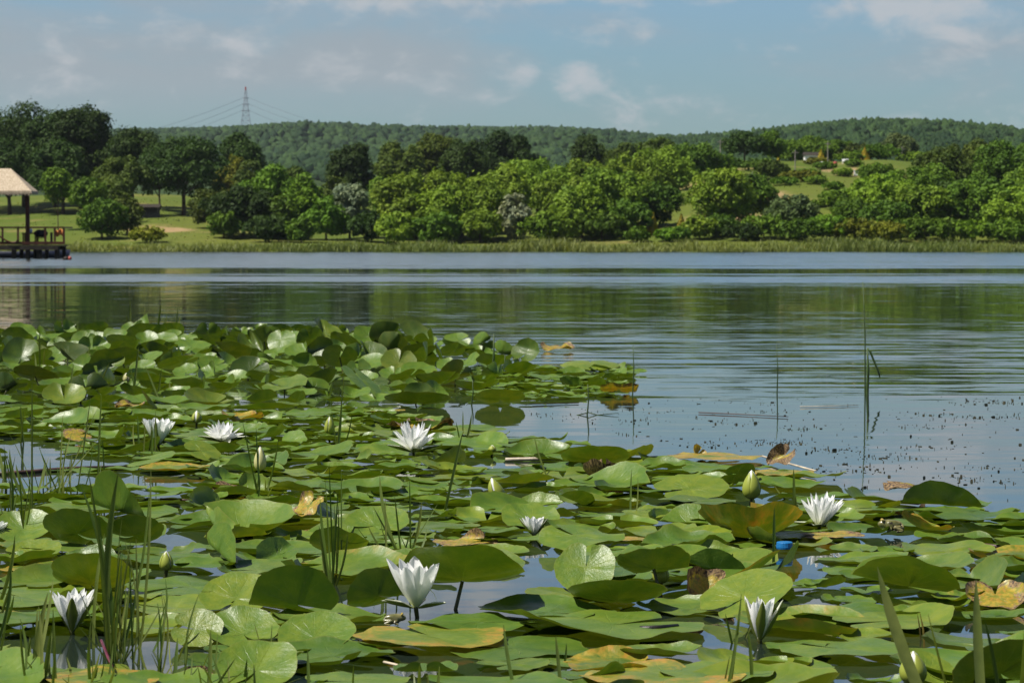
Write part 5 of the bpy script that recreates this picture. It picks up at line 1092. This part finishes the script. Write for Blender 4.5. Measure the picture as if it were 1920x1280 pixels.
stem(1626, 738, 1626, 652, 6.0, 'thick dark broken rush stem with a bent tip beside the tallest one', [[(1626, 653), (1632, 660), (1648, 700), (1650, 708)]], None)
stem(1457, 738, 1456, 645, 2.6, 'thin rush stem standing alone in open water left of the tallest one', group=None)
stem(1186, 742, 1187, 645, 2.6, 'thin rush stem at the right tip of the clump', group=None)
stem(1101, 778, 1102, 720, 3.0, 'short brown rush stem with a floating leaf at its foot', [[(1101, 772), (1120, 778), (1160, 774)], [(1101, 774), (1075, 780), (1045, 786)]], None)
stem(922, 712, 926, 626, 5.0, 'dark rush stem rising from the right of the clump', None, None)
stem(884, 758, 886, 712, 3.0, 'thin short stem in front of the right end of the clump', None, None)
stem(943, 700, 947, 665, 3.0, 'thin short stem between the dark rush and the tiny white bud', None, None)

# ------------------------------------------------------------------ sticks and drifting bits
def stick(pts, wp, mat, name, label, z=.004, cat='stick'):
    g = [G(px_, py_, z) for px_, py_ in pts]; s = pxm(np.mean([p[1] for p in pts])); o = g[0].copy(); r = [wp / s / 2 * (1 if i < len(pts) - 1 else .6) for i in range(len(pts))]
    return tag(MB().tube([p - o for p in g], r, 6).build(name, mat, None, o, True), label, cat)
stick([(948, 861), (1000, 860), (1054, 860)], 7, PALET, 'reed_stick', 'pale reed stick floating left of the green dome leaf', .006)
stick([(1310, 773), (1380, 776), (1478, 781)], 2, TWIGM, 'twig', 'thin brown twig drifting in open water left of the thin rush')
stick([(1790, 1016), (1850, 1022), (1930, 1030)], 8, TWIGM, 'twig', 'purple brown stem lying on the water at the right edge', .006)
stick([(1200, 1178), (1236, 1177), (1271, 1172)], 12, BLACKS, 'twig', 'short black stick lying on the very large flat leaf', .012)
stick([(-10, 888), (60, 884), (130, 878), (240, 874)], 8, TWIGM, 'twig', 'dark sodden stem lying in the water at the far left')
stick([(300, 935), (335, 936), (362, 938)], 4, TWIGM, 'twig', 'thin brown twig on the pads right of the tall grass tuft', .008)
stick([(1430, 855), (1520, 880), (1530, 882)], 4, PALET, 'reed_stick', 'thin pale reed lying across the ragged outer leaf', .012)
stick([(720, 1240), (745, 1246), (778, 1253)], 5, PALET, 'reed_stick', 'short pale reed bit near the bottom below the yellow-rimmed leaf', .008)
stick([(190, 1200), (202, 1230), (211, 1250)], 6, MAGEN, 'stem', 'dark magenta lily stem slanting in the water behind the grass', .02)
stick([(825, 872), (780, 874), (1500 - 700 + 60, 868)], 4, TWIGM, 'twig', 'thin brown twig on the pads below the starry open flower', .012)
stick([(1500, 762), (1560, 761), (1610, 759)], 1.6, PALET, 'reed_stick', 'thin pale stem drifting left of the tallest rush')
stick([(1085, 755), (1000, 757), (985, 759)], 1.8, TWIGM, 'twig', 'thin twig drifting before the right tip of the clump')
cap = MB().tube([(0, 0, .001), (0, 0, .004), (0, 0, .0125), (0, 0, .0138)], [.0150, .0157, .0150, .0135], 20).build('bottle_cap', BLUEP, None, (*G(1471, 1037)[:2], .008), False)
tag(cap, 'small bright blue plastic bottle cap floating among the pads', 'bottle cap')
rs = np.random.RandomState(9); V, Fc = [], []
WEED = [(1240, 745), (1920, 735), (1920, 985), (1820, 950), (1640, 925), (1540, 900), (1480, 850), (1280, 835), (1100, 800), (960, 775), (1040, 750)]
cl_c = [(rs.uniform(1000, 1920), rs.uniform(745, 940)) for _ in range(46)]; cnt = 0
while cnt < 900:
    if rs.rand() < .75: c = cl_c[rs.randint(46)]; px, pyy = c[0] + rs.randn() * 38, c[1] + rs.randn() * 3
    else: px, pyy = rs.uniform(960, 1920), rs.uniform(742, 960)
    if not inside(WEED, px, pyy): continue
    g = G(px, pyy, .003); n = len(V); L = .0012 + .0068 * rs.rand() ** 3; wd = .0005 + .0007 * rs.rand(); a = rs.rand() * 6.28; hh = .001 + .005 * rs.rand() ** 3
    ca, sa = math.cos(a), math.sin(a); b = [(-L, -wd), (L, -wd * .5), (L * .8, wd), (-L * .7, wd * .8)]
    for zz, k_ in ((-.004, 1), (hh - .003, .7)):
        for (u, v) in b: V.append((g[0] + (u * ca - v * sa) * k_, g[1] + (u * sa + v * ca) * k_, .003 + zz))
    Fc += [(n + 4, n + 5, n + 6, n + 7), (n, n + 1, n + 5, n + 4), (n + 1, n + 2, n + 6, n + 5), (n + 2, n + 3, n + 7, n + 6), (n + 3, n, n + 4, n + 7)]; cnt += 1
tag(mesh_obj('floating_weed', V, Fc, SPECK, smooth=False), 'dark bits of water weed drifting on the open water right of the pads', 'water weed', None, 'stuff')

# ------------------------------------------------------------------ two frogs
def frog(px, yb, lpx, face, label, z0):
    g = G(px, yb, z0); L = lpx / pxm(yb); k = L / .08 * (-1 if face == 'left' else 1); s = L / .08
    pts = {'rump': (-.030, 0, .010, .010), 'back': (-.016, 0, .016, .0155), 'chest': (.004, 0, .018, .0150), 'neck': (.016, 0, .020, .0130), 'head': (.026, 0, .021, .0115), 'snout': (.038, 0, .018, .0055)}
    edges = [('rump', 'back'), ('back', 'chest'), ('chest', 'neck'), ('neck', 'head'), ('head', 'snout')]
    for sd, sg in (('l', 1), ('r', -1)):
        pts.update({'hip' + sd: (-.026, .012 * sg, .011, .0075), 'knee' + sd: (-.002, .022 * sg, .013, .0060), 'ank' + sd: (-.028, .024 * sg, .004, .0036), 'foot' + sd: (-.008, .029 * sg, .002, .0026),
                    'sh' + sd: (.008, .013 * sg, .012, .0055), 'elb' + sd: (.004, .020 * sg, .007, .0038), 'hand' + sd: (.016, .022 * sg, .0015, .0026)})
        edges += [('rump', 'hip' + sd), ('hip' + sd, 'knee' + sd), ('knee' + sd, 'ank' + sd), ('ank' + sd, 'foot' + sd), ('chest', 'sh' + sd), ('sh' + sd, 'elb' + sd), ('elb' + sd, 'hand' + sd)]
    nm = list(pts); me = bpy.data.meshes.new('frog'); me.from_pydata([(pts[a][0] * k, pts[a][1] * s, pts[a][2] * s) for a in nm], [(nm.index(a), nm.index(b)) for a, b in edges], [])
    o = bpy.data.objects.new('frog', me); COL.objects.link(o); me.materials.append(FROG)
    sk = o.modifiers.new('skin', 'SKIN'); sk.use_smooth_shade = True
    for i, a in enumerate(nm): r = pts[a][3] * s; me.skin_vertices[0].data[i].radius = (r, r)
    me.skin_vertices[0].data[nm.index('rump')].use_root = True
    o.modifiers.new('smooth', 'SUBSURF').render_levels = 2
    o.location = tuple(g); tag(o, label, 'frog')
    iv, jf = ico(2)
    for sg in (1, -1):
        e = mesh_obj('eye', iv * .0042 * s, jf, simple('frog_eye', (.30, .22, .04), .15, .6, .5, 200), o, (.025 * k, .0085 * s * sg, .0305 * s)); mesh_obj('pupil', iv * np.array([.0022, .0012, .0018]) * s, jf, BLACKS, e, (.001 * k, .0034 * s * sg, .0004 * s))
frog(1672, 996, 56, 'left', 'mottled brown green frog sitting on the pads beside the shrivelled leaf', .008)
frog(738, 1170, 50, 'right', 'speckled brown frog crouching at the rim of the large yellow-rimmed leaf', .006)
